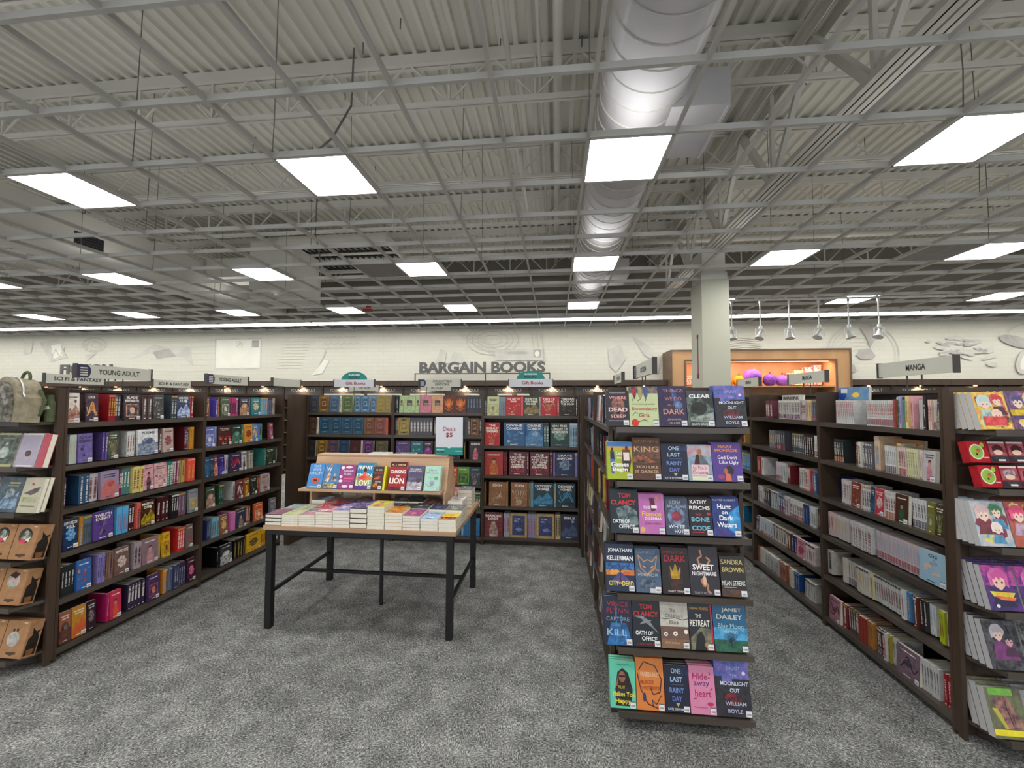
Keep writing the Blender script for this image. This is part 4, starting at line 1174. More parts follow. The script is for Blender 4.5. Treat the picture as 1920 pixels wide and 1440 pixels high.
def spine_book(t, h, d, base, seed, parts, band=None, marks=True, raw=False):
    """spine on the plane y=0 facing -y, thickness along x"""
    rnd = random.Random(seed)
    root = bpy.data.objects.new('book', None); root.empty_display_size = .03
    g = .0012; dk = hexmix(base, '000000', .08); mb = MB()
    mb.box(-t/2, t/2, 0, g, 0, h, 0, base, hexmix(base, dk, .4)); mb.box(-t/2, -t/2+g, g, d, 0, h, 0, base, dk); mb.box(t/2-g, t/2, g, d, 0, h, 0, base, dk)
    lum = sum(int(base[i:i+2], 16) for i in (0, 2, 4))/3
    ink = 'E8E4DC' if lum < 110 else rnd.choice(['2A2A30', '404048', '7A2830'])
    if marks:
        its = []
        if band: its.append(('r', .04, .04, .96, .27, band, hexmix(band, 'E8D0C8', .6)))
        if rnd.random() < .3: ink = rnd.choice(['D8B050', 'C8C0A0', 'B04040', '90A8C0'])
        wd_ = rnd.choice([.14, .2, .26]); lo_ = .34 if band else rnd.choice([.12, .2, .3])
        hi_ = rnd.uniform(.7, .88); z = lo_
        while z < hi_:
            l = rnd.choice([.012, .016, .02]); its.append(('r', .5-wd_, z, .5+wd_, z+l, ink)); z += l+(.007 if rnd.random() < .8 else .03)
        if rnd.random() < .5: z = hi_+.03; its.append(('r', .32, z, .68, min(.96, z+.05), hexmix(ink, base, .4)))
        if rnd.random() < .5: its.append(('r', .3, .04, .7, .075, ink))
        if rnd.random() < .3: its.append(('r', .04, .9, .96, .97, rnd.choice(['B89848', '402828', 'C8C8C8', hexmix(base, 'FFFFFF', .4)])))
        art(mb, its, -t/2, 0, t, h, 0)
    if parts:
        c = bpy.data.objects.new('cover', mb.mesh('cover', ['cover'])); COL.objects.link(c); c.parent = root
        mb = MB(); mb.box(-t/2+g, t/2-g, g, d-.002, .002, h-.002); c = bpy.data.objects.new('pages', mb.mesh('pages', ['paper'])); COL.objects.link(c); c.parent = root
        return root
    mb.box(-t/2+g, t/2-g, g, d-.002, .002, h-.002, 1)
    if raw: bpy.data.objects.remove(root); return mb
    o = bpy.data.objects.new('book', mb.mesh('book', ['cover', 'paper'])); bpy.data.objects.remove(root)
    return o
def add(o, loc, rz, label, cat, group, rx=0, name=None):
    COL.objects.link(o); FLOOR_ITEMS.append(o)
    if name: o.name = name
    o.location = loc; o.rotation_euler = (rx, 0, rz); tag(o, label, cat, group); return o

def generic_art(base, alt, title, seed):
    rnd = random.Random(seed); its = []
    lum = sum(int(base[i:i+2], 16) for i in (0, 2, 4))/3
    ink = 'F0ECE0' if lum < 130 else '303036'
    k = seed % 9; mid = hexmix(alt, base, .5); pale = hexmix(alt, ink, .4)
    if k == 0:
        its += [('r', 0, 0, 1, .45, mid, alt), ('e', .5, .48, .34, .2, alt, mid), ('e', .56, .52, .17, .11, pale, alt)]
    elif k == 1:
        its += [('r', 0, .0, 1, .3, mid, base), ('p', [(0, .25), (.3, .5), (.45, .4), (.7, .62), (1, .35), (1, .15), (0, .1)], alt, mid), ('e', .7, .72, .09, .06, pale)]
    elif k == 2:
        for i in range(7): t_ = i*.9; its.append(('e', .5+.2*math.cos(t_), .48+.15*math.sin(t_), .13, .07, alt if i % 2 else mid, pale))
        its.append(('e', .5, .48, .09, .06, pale))
    elif k == 3:
        its += [('l', [(.1+.1*i, .5+.22*math.sin(i*1.1+seed)) for i in range(9)], .007, alt), ('l', [(.1+.1*i, .42+.2*math.cos(i*.9+seed)) for i in range(9)], .005, pale), ('e', .5, .5, .16, .11, mid, alt)]
    elif k == 4:
        its += [('p', [(.3, 0), (.28, .3), (.36, .5), (.64, .5), (.74, .3), (.72, 0)], alt, mid), ('e', .5, .58, .11, .09, hexmix('C89A80', alt, .3)), ('p', [(.38, .6), (.42, .7), (.6, .7), (.63, .56), (.56, .64)], hexmix(alt, '101010', .6))]
    elif k == 5:
        for i in range(5): x = rnd.uniform(.05, .6); z = rnd.uniform(.1, .6); its.append(('p', [(x, z), (x+rnd.uniform(.2, .4), z+rnd.uniform(-.05, .1)), (x+rnd.uniform(.1, .3), z+rnd.uniform(.12, .28))], rnd.choice([alt, mid, pale]), base))
    elif k == 6:
        its += [('r', .12, .14, .88, .62, alt, mid), ('r', .18, .18, .82, .58, mid, base), ('e', .5, .38, .16, .12, pale, alt)]
    elif k == 7:
        for i in range(6): its.append(('p', [(.5, .1), (.05+.18*i, .66), (.12+.18*i, .68)], alt if i % 2 else pale, base))
        its.append(('e', .5, .2, .2, .08, mid, alt))
    else:
        for i in range(12): its.append(('e', rnd.uniform(.08, .92), rnd.uniform(.08, .7), rnd.uniform(.03, .1), rnd.uniform(.02, .07), rnd.choice([alt, mid, pale]), mid))
    if title:
        ws = title.split(' '); lines = []; cur = ''
        for q in ws:
            if cur and len(cur)+len(q) > 9: lines.append(cur); cur = q
            else: cur = (cur+' '+q).strip()
        lines.append(cur); n = len(lines); hh = min(.1, .5/n)
        top = .93
        for i, l in enumerate(lines): its.append(('t', l, .5, top-hh*(i+.5)*1.25, min(.86, .11*len(l)+.1), hh, ink, .02))
    else:
        for i in range(rnd.choice([1, 2])): its.append(('r', .16+.05*i, .84-.08*i, .84-.05*i, .88-.08*i, ink, hexmix(ink, base, .6)))
    its.append(('r', .3, .06, .62, .085, ink, hexmix(ink, base, .5)))
    return its
def frame_art(base, alt, seed):           # leatherbound look: border, corner scrolls, centre medallion
    o = alt; its = [('l', [(.08, .05), (.92, .05), (.92, .95), (.08, .95), (.08, .05)], .003, o), ('l', [(.16, .1), (.84, .1), (.84, .9), (.16, .9), (.16, .1)], .0015, o)]
    its += [('e', x, z, .1, .07, hexmix(o, base, .4), base) for x in (.24, .76) for z in (.17, .83)]
    its += [('e', .5, .86, .2, .05, hexmix(o, base, .3), o), ('e', .5, .14, .2, .05, hexmix(o, base, .3), o), ('r', .3, .36, .7, .66, hexmix(o, base, .5), o), ('r', .36, .42, .64, .6, hexmix(base, '9A8890', .35), base)]
    return its
ROWN = ['', 'top', 'second', 'third', 'fourth', 'fifth', 'bottom']
UN = {('L', 'near'): 'left bookcase near bay', ('L', 'far'): 'left bookcase far bay', ('R', 'near'): 'manga bookcase near bay', ('R', 'far'): 'manga bookcase middle bay',
      ('B', 'left'): 'back bookcase left bay', ('B', 'mid'): 'back bookcase middle bay', ('B', 'right'): 'back bookcase right bay'}
def lab_book(col, noun, k, row, where, title=''):
    l = '%s %s %s from left, %s shelf, %s' % (col, noun, nth(k), row, where)
    if title:
        tt = ' '.join(w_.capitalize() for w_ in title.split(' ')[:4])
        l2 = '%s %s titled %s, %s from left, %s shelf, %s' % (col, noun, tt, nth(k), row, where)
        l3 = '%s %s titled %s, %s shelf, %s, %s from left' % (col, noun, ' '.join(tt.split(' ')[:2]), row, where, nth(k))
        for q in (l2, l3):
            if len(q.split()) <= 16: return q
    return l
CATS = {'L': 'book', 'R': 'manga book', 'B': 'gift book'}
NAMES = {'L': 'book', 'R': 'manga_book', 'B': 'gift_book'}
sd = 0
for U, bay, row, z, ents in ROWS:
    z = z/1000; where = UN[(U, bay)]; grp = 'books on the %s shelf of the %s' % (ROWN[row], where)
    if U == 'R': seq = ents
    else: seq = ents
    k = 0; near = bay in ('near',) or U == 'B'
    for e in seq:
        sd += 1
        a, b_ = e[1]/1000, e[2]/1000; n = e[3]; h = e[4]/1000
        lo, hi = min(a, b_), max(a, b_)
        lim = {'Lnear': (2.302, 3.308), 'Lfar': (3.344, 4.358), 'Rnear': (2.302, 3.253), 'Rfar': (3.289, 4.313), 'Bleft': (-2.933, -1.902), 'Bmid': (-1.866, -.839), 'Bright': (-.803, .245)}[U+bay]
        lo = max(lo, lim[0]); hi = min(hi, lim[1])
        if hi-lo < .006: continue
        rz = {'L': R90, 'R': -R90, 'B': 0}[U]
        def P(u, out): return {'L': (-3.06-out, u, z), 'R': (1.93+out, u, z), 'B': (u, 4.64+out, z)}[U]
        rev = U == 'R'
        if e[0] == 's':
            wd = (hi-lo)/n; base = e[5]; band = None
            if U == 'R' and sum(int(base[i:i+2], 16) for i in (0, 2, 4)) > 400: base = hexmix(base, 'F4F4F0', .4)
            if U == 'R' and n >= 4 and sd % 2: band = random.Random(sd).choice(['7A3A50', '404860', 'A05840', '503858', '883040'])
            d = .125 if U == 'R' else .145 if U == 'L' else .14
            rec = .022+.01*(sd % 3)
            raw = U == 'R' and bay == 'far' and (n >= 3 or row > 3)
            pr = spine_book(wd-.0008, h*(1-.012*(sd % 3)), d, base, sd, near and n < 9 and wd > .012, band, True, raw)
            for i in range(n):
                k += 1
                u = (hi-wd*(i+.5)) if rev else (lo+wd*(i+.5))
                if raw: spine_stuff(pr, P(u, rec+.002*((i*5+sd) % 4)), rz); continue
                q = pr if i == 0 else None
                if q is None:
                    q = pr.copy()
                    for ch in pr.children: c = ch.copy(); COL.objects.link(c); c.parent = q
                cn = colour_name(base)
                add(q, P(u, rec+.002*((i*5+sd) % 4)), rz, lab_book(cn, {'L': 'spine-out book', 'R': 'slim spine', 'B': 'book spine'}[U], k, ROWN[row], where), CATS[U], grp, 0, NAMES[U])
        else:
            k += 1; base, alt, title = e[5], e[6], e[7]
            wd = hi-lo-.001
            its = frame_art(base, alt, sd) if (U == 'B' and bay in ('left', 'mid') and not title and base not in ('4A3468', '2A2430', '303038', '20606A', 'C04030', '70A050', '204850', '4A2418')) else generic_art(base, alt, title, sd)
            if base == '4A2418': its = [('p', [(.5, .2), (.12, .5), (.1, .8), (.3, .62), (.4, .85), (.5, .7), (.6, .85), (.7, .62), (.9, .8), (.88, .5)], alt, 'B05018'), ('e', .5, .5, .12, .12, 'E89038', alt), ('l', [(.1, .3), (.5, .12), (.9, .3)], .006, alt)]
            if base in ('B0C890', 'D08090', 'D8A078'): its = [('r', .28, .4, .74, .72, '3A3430', '605040'), ('r', .34, .5, .68, .54, 'C0B8A0'), ('r', .34, .44, .68, .46, 'C0B8A0')]
            if base == 'B89C60': its = [('r', .13, .1, .87, .9, '283058', '404C80'), ('t', 'NORSE', .42, .8, .4, .06, 'B8C0D0'), ('t', 'TALES', .42, .7, .36, .06, 'B8C0D0'), ('p', [(.3, .35), (.5, .25), (.75, .3), (.6, .42)], '8898B8', '6070A0')] if False else [('r', .13, .1, .87, .9, '283058', '404C80'), ('r', .24, .74, .6, .8, 'A8B0C4', '283058'), ('r', .24, .64, .5, .7, 'A8B0C4', '283058'), ('p', [(.3, .35), (.5, .25), (.75, .3), (.6, .42)], '8898B8', '6070A0')]
            if title == 'BERSERK': its = [('t', 'BERSERK', .45, .87, .8, .13, '1C1C1E', .05)]+[('r', .06, .1+.07*i, .5, .115+.07*i, '8A8C88') for i in range(8)]
            if base == '5080B8': its = [('p', [(.0, .25), (.5, .2), (.6, .1), (1, .3), (1, .4), (.4, .35)], '1C3C90'), ('e', .5, .5, .22, .14, 'E0D860', 'D0B848'), ('e', .6, .78, .12, .07, 'E0C048'), ('e', .25, .2, .14, .06, 'E0A060'), ('e', .85, .6, .05, .03, 'F0E8A0'), ('p', [(.0, .95), (.3, .8), (.2, .6), (0, .7)], '2048A0'), ('p', [(.3, .62), (.5, .66), (.8, .5), (.6, .45)], '182858'), ('r', .1, .84, .32, .96, 'D8D8D8')]
            back = .10 if e[0] == 'F' else .0
            hh = h
            if e[0] == 'F': hh = {'5080B8': .25, 'C89868': .20, 'B8BCB4': .205}.get(base, h)
            th = .02 if U != 'B' else .026
            pr = face_book(wd, hh, th, its, base, hexmix(base, alt, .22), U != 'B' and e[0] == 'f' and wd > .06, parts=True)
            tl = -.07 if U == 'B' else -.05
            add(pr, P((lo+hi)/2, .02+back), rz, lab_book(colour_name(base), 'face-out book', k, ROWN[row], where, title), CATS[U], grp, tl, NAMES[U])
            pr.location.z += .0018

# the sparse books on the centre island and farthest manga bay
random.seed(21)
def fill(side, x, y0, y1, zs, where, cat, nm, pal, hgt, dens, n_face=.25):
    for r, z in enumerate(zs):
        y = y1-random.uniform(.02, .1) if side == 'R' else y0+.02; k = 0
        while y > y0+.1:
            n = random.choice([1, 2, 3, 4]); c = random.choice(pal)
            if random.random() < n_face:
                wd = .115; 
                if y-wd < y0+.02: break
                k += 1
                q = face_book(wd, hgt*1.05, .02, generic_art(c, random.choice(pal), '', random.randint(0, 99)), c, hexmix(c, '808080', .3), True)
                add(q, (x+.02, y-wd/2, z+.0018), -R90, lab_book(colour_name(c), 'face-out book', k, ROWN[r+1], where), cat, 'books on the %s shelf of the %s' % (ROWN[r+1], where), -.05, nm); y -= wd+.002
            else:
                wd = random.uniform(.014, .028)
                if y-wd*n < y0+.02: break
                raw = nm == 'manga_book'
                pr = spine_book(wd-.0008, hgt, .14, c, random.randint(0, 999), False, None, True, raw)
                for i in range(n):
                    k += 1
                    if raw: spine_stuff(pr, (x+.026, y-wd*(i+.5), z), -R90); continue
                    q = pr if i == 0 else pr.copy()
                    add(q, (x+.026, y-wd*(i+.5), z), -R90, lab_book(colour_name(c), 'spine-out book', k, ROWN[r+1], where), cat, 'books on the %s shelf of the %s' % (ROWN[r+1], where), 0, nm)
                y -= wd*n
            if random.random() > dens: y -= random.uniform(.05, .22)
PAL = ['2A2A2E', '181818', '7A2028', '203850', 'C8C4BC', 'E0C040', '304028', '602848', '305878', 'C05030', '8888A0', '3A3028']
fill('R', .30, 2.302, 3.308, ZS, 'island facing table, near bay', 'book', 'book', PAL, .185, .35, .4)
fill('R', .30, 3.344, 4.358, ZS, 'island facing table, far bay', 'book', 'book', PAL, .185, .35, .4)
fill('R', 1.93, 4.35, 5.37, ZS, 'manga bookcase farthest bay', 'manga book', 'manga_book', ['C8C8C4', 'B0B0A8', '888890', 'C0B8B0', '2878A8', 'A03028', '383840', 'D0A048'], .162, .6, .05)

o = tag(obj('manga_books', STUFF, ['cover', 'paper']), 'slim manga spines packed on the middle and farthest bays of the right bookcase', 'manga books', None, 'stuff')
# ---------------------------------------------------------------- centre end cap: thirty face-out paperbacks
def sky(c1, c2): return ('r', 0, 0, 1, 1, c1, c2)
A = {}
A[(0,0)] = ('2A2730', '201E26', 'WHERE THE DEAD SLEEP', [('e', .5, .6, .3, .2, 'A06858', '5A3A40'), ('e', .5, .42, .28, .16, '9A5A50', '5A3A40'), ('p', [(.49, .7), (.52, .7), (.53, .55), (.48, .55)], '141014'), ('p', [(.35, .5), (.65, .5), (.55, .3), (.45, .3)], '1A1418'), ('t', 'WHERE', .5, .8, .8, .09, 'E8A0A0'), ('t', 'THE', .5, .65, .36, .07, 'C88878'), ('t', 'DEAD', .5, .46, .86, .12, 'F0D0C8', .03), ('t', 'SLEEP', .5, .27, .7, .09, 'E8B0B0'), ('r', .12, .93, .85, .945, 'A0A0A8'), ('r', .18, .9, .8, .91, '808088'), ('t', 'JOSHUA MOEHLING', .4, .14, .66, .035, 'C8C8CC')])
A[(0,1)] = ('C4CFA0', 'B8C492', 'BLOOMSBURY GIRLS', [('r', 0, .82, 1, 1, '3A4460', '8A7A68'), ('p', [(.08, 1), (.22, 1), (.26, .8), (.2, .66), (.12, .8)], 'B03038', '402830'), ('p', [(.32, 1), (.44, 1), (.48, .78), (.4, .66), (.32, .78)], '8A8050', 'B0A070'), ('p', [(.5, 1), (.62, 1), (.66, .78), (.58, .66), (.52, .78)], '506090', '384468'), ('l', [(.15, .7), (.1, .62)], .003, '604030'), ('l', [(.4, .68), (.3, .62)], .003, '604030'), ('l', [(.6, .68), (.56, .62)], .003, '604030'), ('t', 'NATALIE JENNER', .5, .54, .78, .045, '6A7060', .0), ('t', 'Bloomsbury', .52, .42, .88, .1, 'B04838'), ('t', 'Girls', .5, .27, .36, .1, 'B04838'), ('e', .18, .08, .13, .09, 'D83828', 'A02018'), ('l', [(.3, .1), (.5, .16), (.62, .12)], .003, '405030'), ('l', [(.1, .25), (.2, .35), (.28, .3)], .002, '506040')])
A[(0,2)] = ('383050', '2C2844', 'THINGS WE DO IN THE DARK', [('p', [(.45, .95), (.62, .9), (.75, .5), (.6, .45)], '3A4880', '5878A8'), ('e', .72, .52, .14, .1, '6890C0', '486090'), ('t', 'THINGS', .54, .88, .74, .09, 'C08888', .0), ('t', 'WE DO', .54, .68, .6, .09, 'C08888', .0), ('t', 'IN THE', .54, .52, .4, .06, 'C89080', .0), ('t', 'DARK', .54, .36, .76, .13, 'D89880'), ('t', 'JENNIFER', .54, .16, .5, .055, 'C8B0A8', .0), ('t', 'HILLIER', .54, .08, .42, .05, 'C8B0A8', .0)])
A[(0,3)] = ('303634', '222826', 'CLEAR', [('r', 0, .86, 1, 1, '4A4E5A', '3A4048'), ('p', [(0, .8), (.3, .9), (.6, .75), (1, .5), (1, 0), (0, 0)], '2C3430', '687470'), ('p', [(.1, .25), (.5, .3), (.98, .4), (.98, .12), (.1, .14)], 'A0A8A0', '586460'), ('e', .45, .5, .3, .18, '1C2220', '2A302C'), ('t', 'CLEAR', .5, .84, .8, .11, 'E8ECE8', .03), ('t', 'CARYS DAVIES', .46, .06, .64, .055, 'E0E4E0')])
A[(0,4)] = ('4A58A0', '7868B0', 'SHOOT THE MOONLIGHT OUT', [('r', 0, .62, 1, 1, '4860A8', '8070B8'), ('r', 0, 0, 1, .6, '28282E', '383440'), ('p', [(0, .7), (.2, .7), (.2, .6), (.5, .6), (.5, .66), (1, .66), (1, .2), (0, .2)], '26262C', '34343C'), ('e', .85, .77, .05, .035, 'E0D8F0'), ('e', .5, .32, .25, .1, '8A2830', '26262C'), ('t', 'SHOOT', .55, .85, .42, .065, 'A8B0E0'), ('t', 'THE', .55, .72, .22, .055, 'A8A8D8'), ('t', 'MOONLIGHT', .55, .58, .8, .07, 'D8E0F0'), ('t', 'OUT', .55, .46, .28, .07, 'D8E0F0'), ('t', 'WILLIAM', .55, .23, .6, .065, 'B8C0D8'), ('t', 'BOYLE', .52, .1, .42, .065, 'B8C0D8')])
A[(1,0)] = ('A8B830', '98A828', 'LET THE GAMES BEGIN', [('r', 0, .88, 1, 1, '3878B8'), ('r', 0, .78, 1, .88, 'D88830', 'B8B040'), ('p', [(.62, .8), (.9, .8), (.96, .5), (.86, .2), (.66, .2), (.58, .5)], '6A4030', '50302A'), ('p', [(.64, .72), (.88, .72), (.88, .48), (.66, .48)], 'E8D8D0'), ('r', .66, .34, .88, .5, '28242A'), ('e', .78, .84, .06, .06, '50302A'), ('p', [(.12, .76), (.28, .76), (.3, .55), (.26, .15), (.16, .15), (.12, .5)], '4878B8', '503830'), ('r', .14, .54, .28, .72, '282838'), ('e', .2, .8, .05, .05, '3A2822'), ('t', 'Let', .48, .7, .24, .09, 'F0F0E0'), ('t', 'the', .48, .58, .2, .07, 'E0E8C0'), ('t', 'Games', .5, .4, .7, .13, 'F4F4EC', .03), ('t', 'Begin', .5, .25, .6, .13, 'F4F4EC', .03)])
A[(1,1)] = ('5A3A2C', '3C2C28', 'YOU LIKE IT DARKER', [('r', 0, .5, 1, .78, '7A5040', '4A3A38'), ('p', [(.0, .5), (.3, .62), (.45, .56), (.75, .44), (.9, .42), (.4, .38), (0, .42)], '3A3234', 'B06838'), ('t', 'STEPHEN', .5, .9, .84, .07, '9A6A40', .0), ('t', 'KING', .5, .72, .88, .13, 'C8A878', .0), ('t', 'YOU LIKE', .5, .3, .8, .065, 'D0B088'), ('t', 'IT DARKER', .5, .19, .84, .065, 'D0B088')])
A[(1,2)] = ('20243C', '181A2C', 'ONE LAST RAINY DAY', [('e', .85, .9, .2, .1, '30386A', '20243C'), ('t', 'ONE', .5, .88, .4, .11, 'A8C8E0', .02), ('t', 'LAST', .5, .7, .5, .11, 'A0C0E0', .02), ('t', 'RAINY', .5, .47, .6, .11, '7090D0', .02), ('t', 'DAY', .5, .29, .4, .11, '6880C8', .02), ('r', .3, .585, .8, .59, '8890A8'), ('p', [(.44, .2), (.6, .2), (.52, .12)], 'C0B070'), ('t', 'KATE STEWART', .45, .07, .7, .05, 'D8D8E0')])
A[(1,3)] = ('8AA0B0', '9AB0BC', 'SO THIS IS CHRISTMAS', [('r', 0, .7, 1, 1, 'A8B4C0', 'C08890'), ('r', 0, .4, 1, .7, '7890A4', '98AAB8'), ('p', [(.25, .4), (.35, .72), (.5, .76), (.5, .42)], '4A1C28', '3A1822'), ('p', [(.5, .42), (.52, .76), (.65, .7), (.9, .42)], '68707C', '586068'), ('e', .5, .8, .11, .09, 'B07850', 'A06840'), ('r', .14, .14, .84, .45, 'E8C8CC', 'E0C0C4'), ('t', 'So This Is', .48, .36, .58, .09, '803040', .0), ('t', 'Christmas', .48, .24, .64, .1, '803040', .0), ('r', .14, .02, .84, .13, 'E0E0C0')])
A[(1,4)] = ('584090', '4A3880', "GOD DON'T LIKE UGLY", [('t', 'MARY', .48, .9, .5, .08, 'D88840', .03), ('t', 'MONROE', .5, .8, .78, .08, 'D88840', .03), ('t', "God Don't", .52, .62, .66, .1, 'F0E8F0'), ('t', 'Like Ugly', .56, .48, .66, .11, 'F0E8F0'), ('e', .55, .28, .15, .12, '2A2430'), ('e', .43, .26, .07, .08, 'B06848'), ('p', [(.38, .02), (.42, .2), (.56, .2), (.6, .02)], 'D87058'), ('e', .25, .12, .12, .06, 'A04870', '704890')])
A[(2,0)] = ('142830', '0F1E26', 'OATH OF OFFICE', [('p', [(.2, .55), (.6, .65), (.95, .5), (1, .2), (.5, .1), (.3, .3)], '788888', '30444C'), ('t', 'TOM', .52, .86, .44, .11, 'C83030', .03), ('t', 'CLANCY', .48, .7, .9, .11, 'C83030', .03), ('t', 'OATH OF', .38, .27, .6, .09, 'E8ECEC', .02), ('t', 'OFFICE', .58, .15, .56, .09, 'E8ECEC', .02)])
A[(2,1)] = ('C070B0', 'B060A4', 'THE FIANCE DILEMMA', [('e', .82, .92, .16, .07, 'E0A040', 'C070B0'), ('p', [(.42, .9), (.62, .9), (.68, .6), (.5, .55)], '702838', '402028'), ('r', .5, .64, .72, .72, 'E8E0E8'), ('t', 'THE', .32, .66, .3, .07, 'F0D8E8'), ('t', 'Fiance', .5, .5, .76, .12, 'E8C050'), ('t', 'DILEMMA', .56, .38, .66, .07, 'F0E8F0', .02), ('t', 'ELENA ARMAS', .56, .26, .64, .05, '803060', .0), ('e', .12, .1, .1, .08, 'E0C050', 'C070B0')])
A[(2,2)] = ('3A4458', '586478', 'WHITE HOT', [('e', .48, .5, .38, .24, '8098B8', '4A5870'), ('e', .48, .5, .22, .14, 'A04058', '702838'), ('t', 'ILONA', .45, .88, .5, .1, 'A8B8C8', .0), ('t', 'ANDREWS', .5, .77, .86, .09, 'A8B8C8', .0), ('t', 'WHITE', .46, .22, .7, .1, 'E0E8F0'), ('t', 'HOT', .56, .1, .4, .1, 'E0E8F0')])
A[(2,3)] = ('201820', '2A2028', 'THE BONE CODE', [('t', 'KATHY', .44, .9, .74, .1, 'F0EEE8', .02), ('t', 'REICHS', .48, .74, .9, .1, 'F0EEE8', .02), ('t', 'THE', .4, .56, .26, .06, 'C03038'), ('t', 'BONE', .48, .43, .78, .12, '78B8D0', .03), ('r', .4, .4, .46, .46, 'C03028'), ('t', 'CODE', .48, .2, .78, .12, '78B8D0', .03), ('e', .85, .58, .08, .04, 'C82830'), ('r', .1, .08, .6, .1, 'C03038')])
A[(2,4)] = ('28306A', '2050A0', 'HUNT ON DARK WATERS', [('p', [(.6, .6), (1, .8), (1, .1), (.5, .1)], '2878C0', '40A8D8'), ('p', [(0, .2), (.5, .25), (.8, .05), (0, 0)], '48306A', '2050A0'), ('t', 'KATEE ROBERT', .48, .93, .84, .045, 'C8C8E0'), ('t', 'Hunt', .45, .76, .5, .13, 'F0F4FC', .02), ('t', 'on', .45, .6, .22, .07, 'F0F4FC', .02), ('t', 'Dark', .5, .47, .52, .13, 'F0F4FC', .02), ('t', 'Waters', .5, .3, .72, .13, 'F0F4FC', .02)])
A[(3,0)] = ('182848', '101C34', 'CITY OF THE DEAD', [('r', 0, .42, 1, .6, '3878B8', '184070'), ('r', 0, .34, 1, .45, 'E0A040', 'C86030'), ('p', [(.1, .15), (.45, .4), (.55, .4), (.95, .15)], '684080', '304880'), ('l', [(.1, .42), (.3, .55), (.5, .42), (.7, .55), (.95, .42)], .003, '101828'), ('l', [(.5, .2), (.5, .5)], .005, '141428'), ('t', 'JONATHAN', .5, .86, .84, .1, 'F4F4F4', .02), ('t', 'KELLERMAN', .5, .7, .92, .1, 'F4F4F4', .02), ('t', 'CITY', .27, .17, .36, .1, 'E8D840', .02), ('t', 'OF THE', .5, .17, .12, .05, 'E8D840'), ('t', 'DEAD', .76, .17, .4, .1, 'E8D840', .02)])
A[(3,1)] = ('48607A', '34465C', 'LONELY MIRROR', [('l', [(.12, .85), (.35, .7), (.5, .75), (.68, .7), (.88, .85), (.78, .55), (.5, .4), (.22, .55), (.12, .85)], .004, 'C8905A'), ('l', [(.3, .6), (.42, .56)], .004, 'E0A868'), ('l', [(.6, .56), (.72, .6)], .004, 'E0A868'), ('l', [(.1, .5), (.4, .38), (.7, .55), (.95, .5)], .003, 'C89060'), ('e', .45, .2, .35, .12, '283850', '687888'), ('t', 'LONELY', .45, .92, .74, .07, '8098A8', .0), ('t', 'MIRROR', .5, .4, .8, .07, 'A8B8C4', .0), ('r', .55, .0, .95, .1, 'C8CCD0')])
A[(3,2)] = ('1E1416', '140E10', 'IMMORTAL DARK', [('e', .5, .35, .26, .28, '4A2820', '241414'), ('p', [(.34, .32), (.3, .6), (.4, .48), (.5, .66), (.6, .48), (.7, .6), (.66, .32)], 'C8A020', '907010'), ('t', 'IMMORTAL', .5, .9, .86, .07, '9A2028', .0), ('t', 'DARK', .5, .76, .8, .14, 'A82028', .01), ('t', 'TIGEST GIRMA', .48, .06, .6, .04, 'D8C8C0')])
A[(3,3)] = ('2A2830', '242028', 'SWEET NIGHTMARE', [('l', [(.4, .93), (.45, .8), (.3, .74), (.35, .64), (.6, .6), (.72, .72), (.6, .78)], .008, 'C08860'), ('l', [(.5, .36), (.38, .3), (.48, .18), (.6, .24), (.58, .1), (.66, .06)], .009, 'C08050'), ('e', .5, .3, .06, .1, 'D8B8A0'), ('t', 'SWEET', .48, .57, .72, .12, 'F4F0F0', .02), ('t', 'NIGHTMARE', .5, .44, .82, .08, 'F4F0F0', .01), ('t', 'TRACY WOLFF', .42, .05, .6, .045, 'B0A8A8', .0)])
A[(3,4)] = ('28241E', '1C1A18', 'MEAN STREAK', [('t', 'SANDRA', .48, .85, .86, .12, 'D0C078', .0), ('t', 'BROWN', .5, .66, .84, .12, 'D8C070', .01), ('t', 'MEAN STREAK', .5, .33, .92, .12, 'E8E8E0', .0), ('r', 0, 0, 1, .18, '403028', '704830'), ('r', .1, .22, .6, .235, 'A0A098')])
A[(4,0)] = ('141E34', '1C2A48', 'CAPTURE OR KILL', [('p', [(.1, 0), (.25, .45), (.8, .45), (1, 0)], '2870B0', '184878'), ('r', .42, .05, .47, .8, '4898D8', '182A48'), ('r', .6, .05, .65, .6, '4090D0', '182A48'), ('r', .75, .1, .78, .3, '80C0E8'), ('t', 'VINCE', .5, .84, .78, .1, 'A82838', .0), ('t', 'FLYNN', .5, .7, .78, .1, 'A82838', .0), ('t', 'CAPTURE', .5, .53, .82, .08, '8898A8', .0), ('t', 'OR', .5, .4, .16, .05, '7888A0', .0), ('t', 'KILL', .46, .26, .7, .13, 'A8C8E0', .0)])
A[(4,1)] = ('182228', '101A20', 'OATH OF OFFICE', [('p', [(.05, .65), (.3, .62), (.55, .5), (.95, .3), (.6, .58), (.4, .66)], '90989C', '68747A'), ('p', [(.25, .48), (.45, .6), (.72, .58), (.5, .52)], '80888C'), ('t', 'TOM', .5, .88, .46, .11, 'C82830', .03), ('t', 'CLANCY', .5, .72, .92, .12, 'C82830', .03), ('t', 'OATH OF', .42, .3, .64, .09, 'F0F0F0', .02), ('t', 'OFFICE', .6, .18, .56, .09, 'F0F0F0', .02), ('t', 'BY MARC CAMERON', .45, .06, .6, .035, 'B02830')])
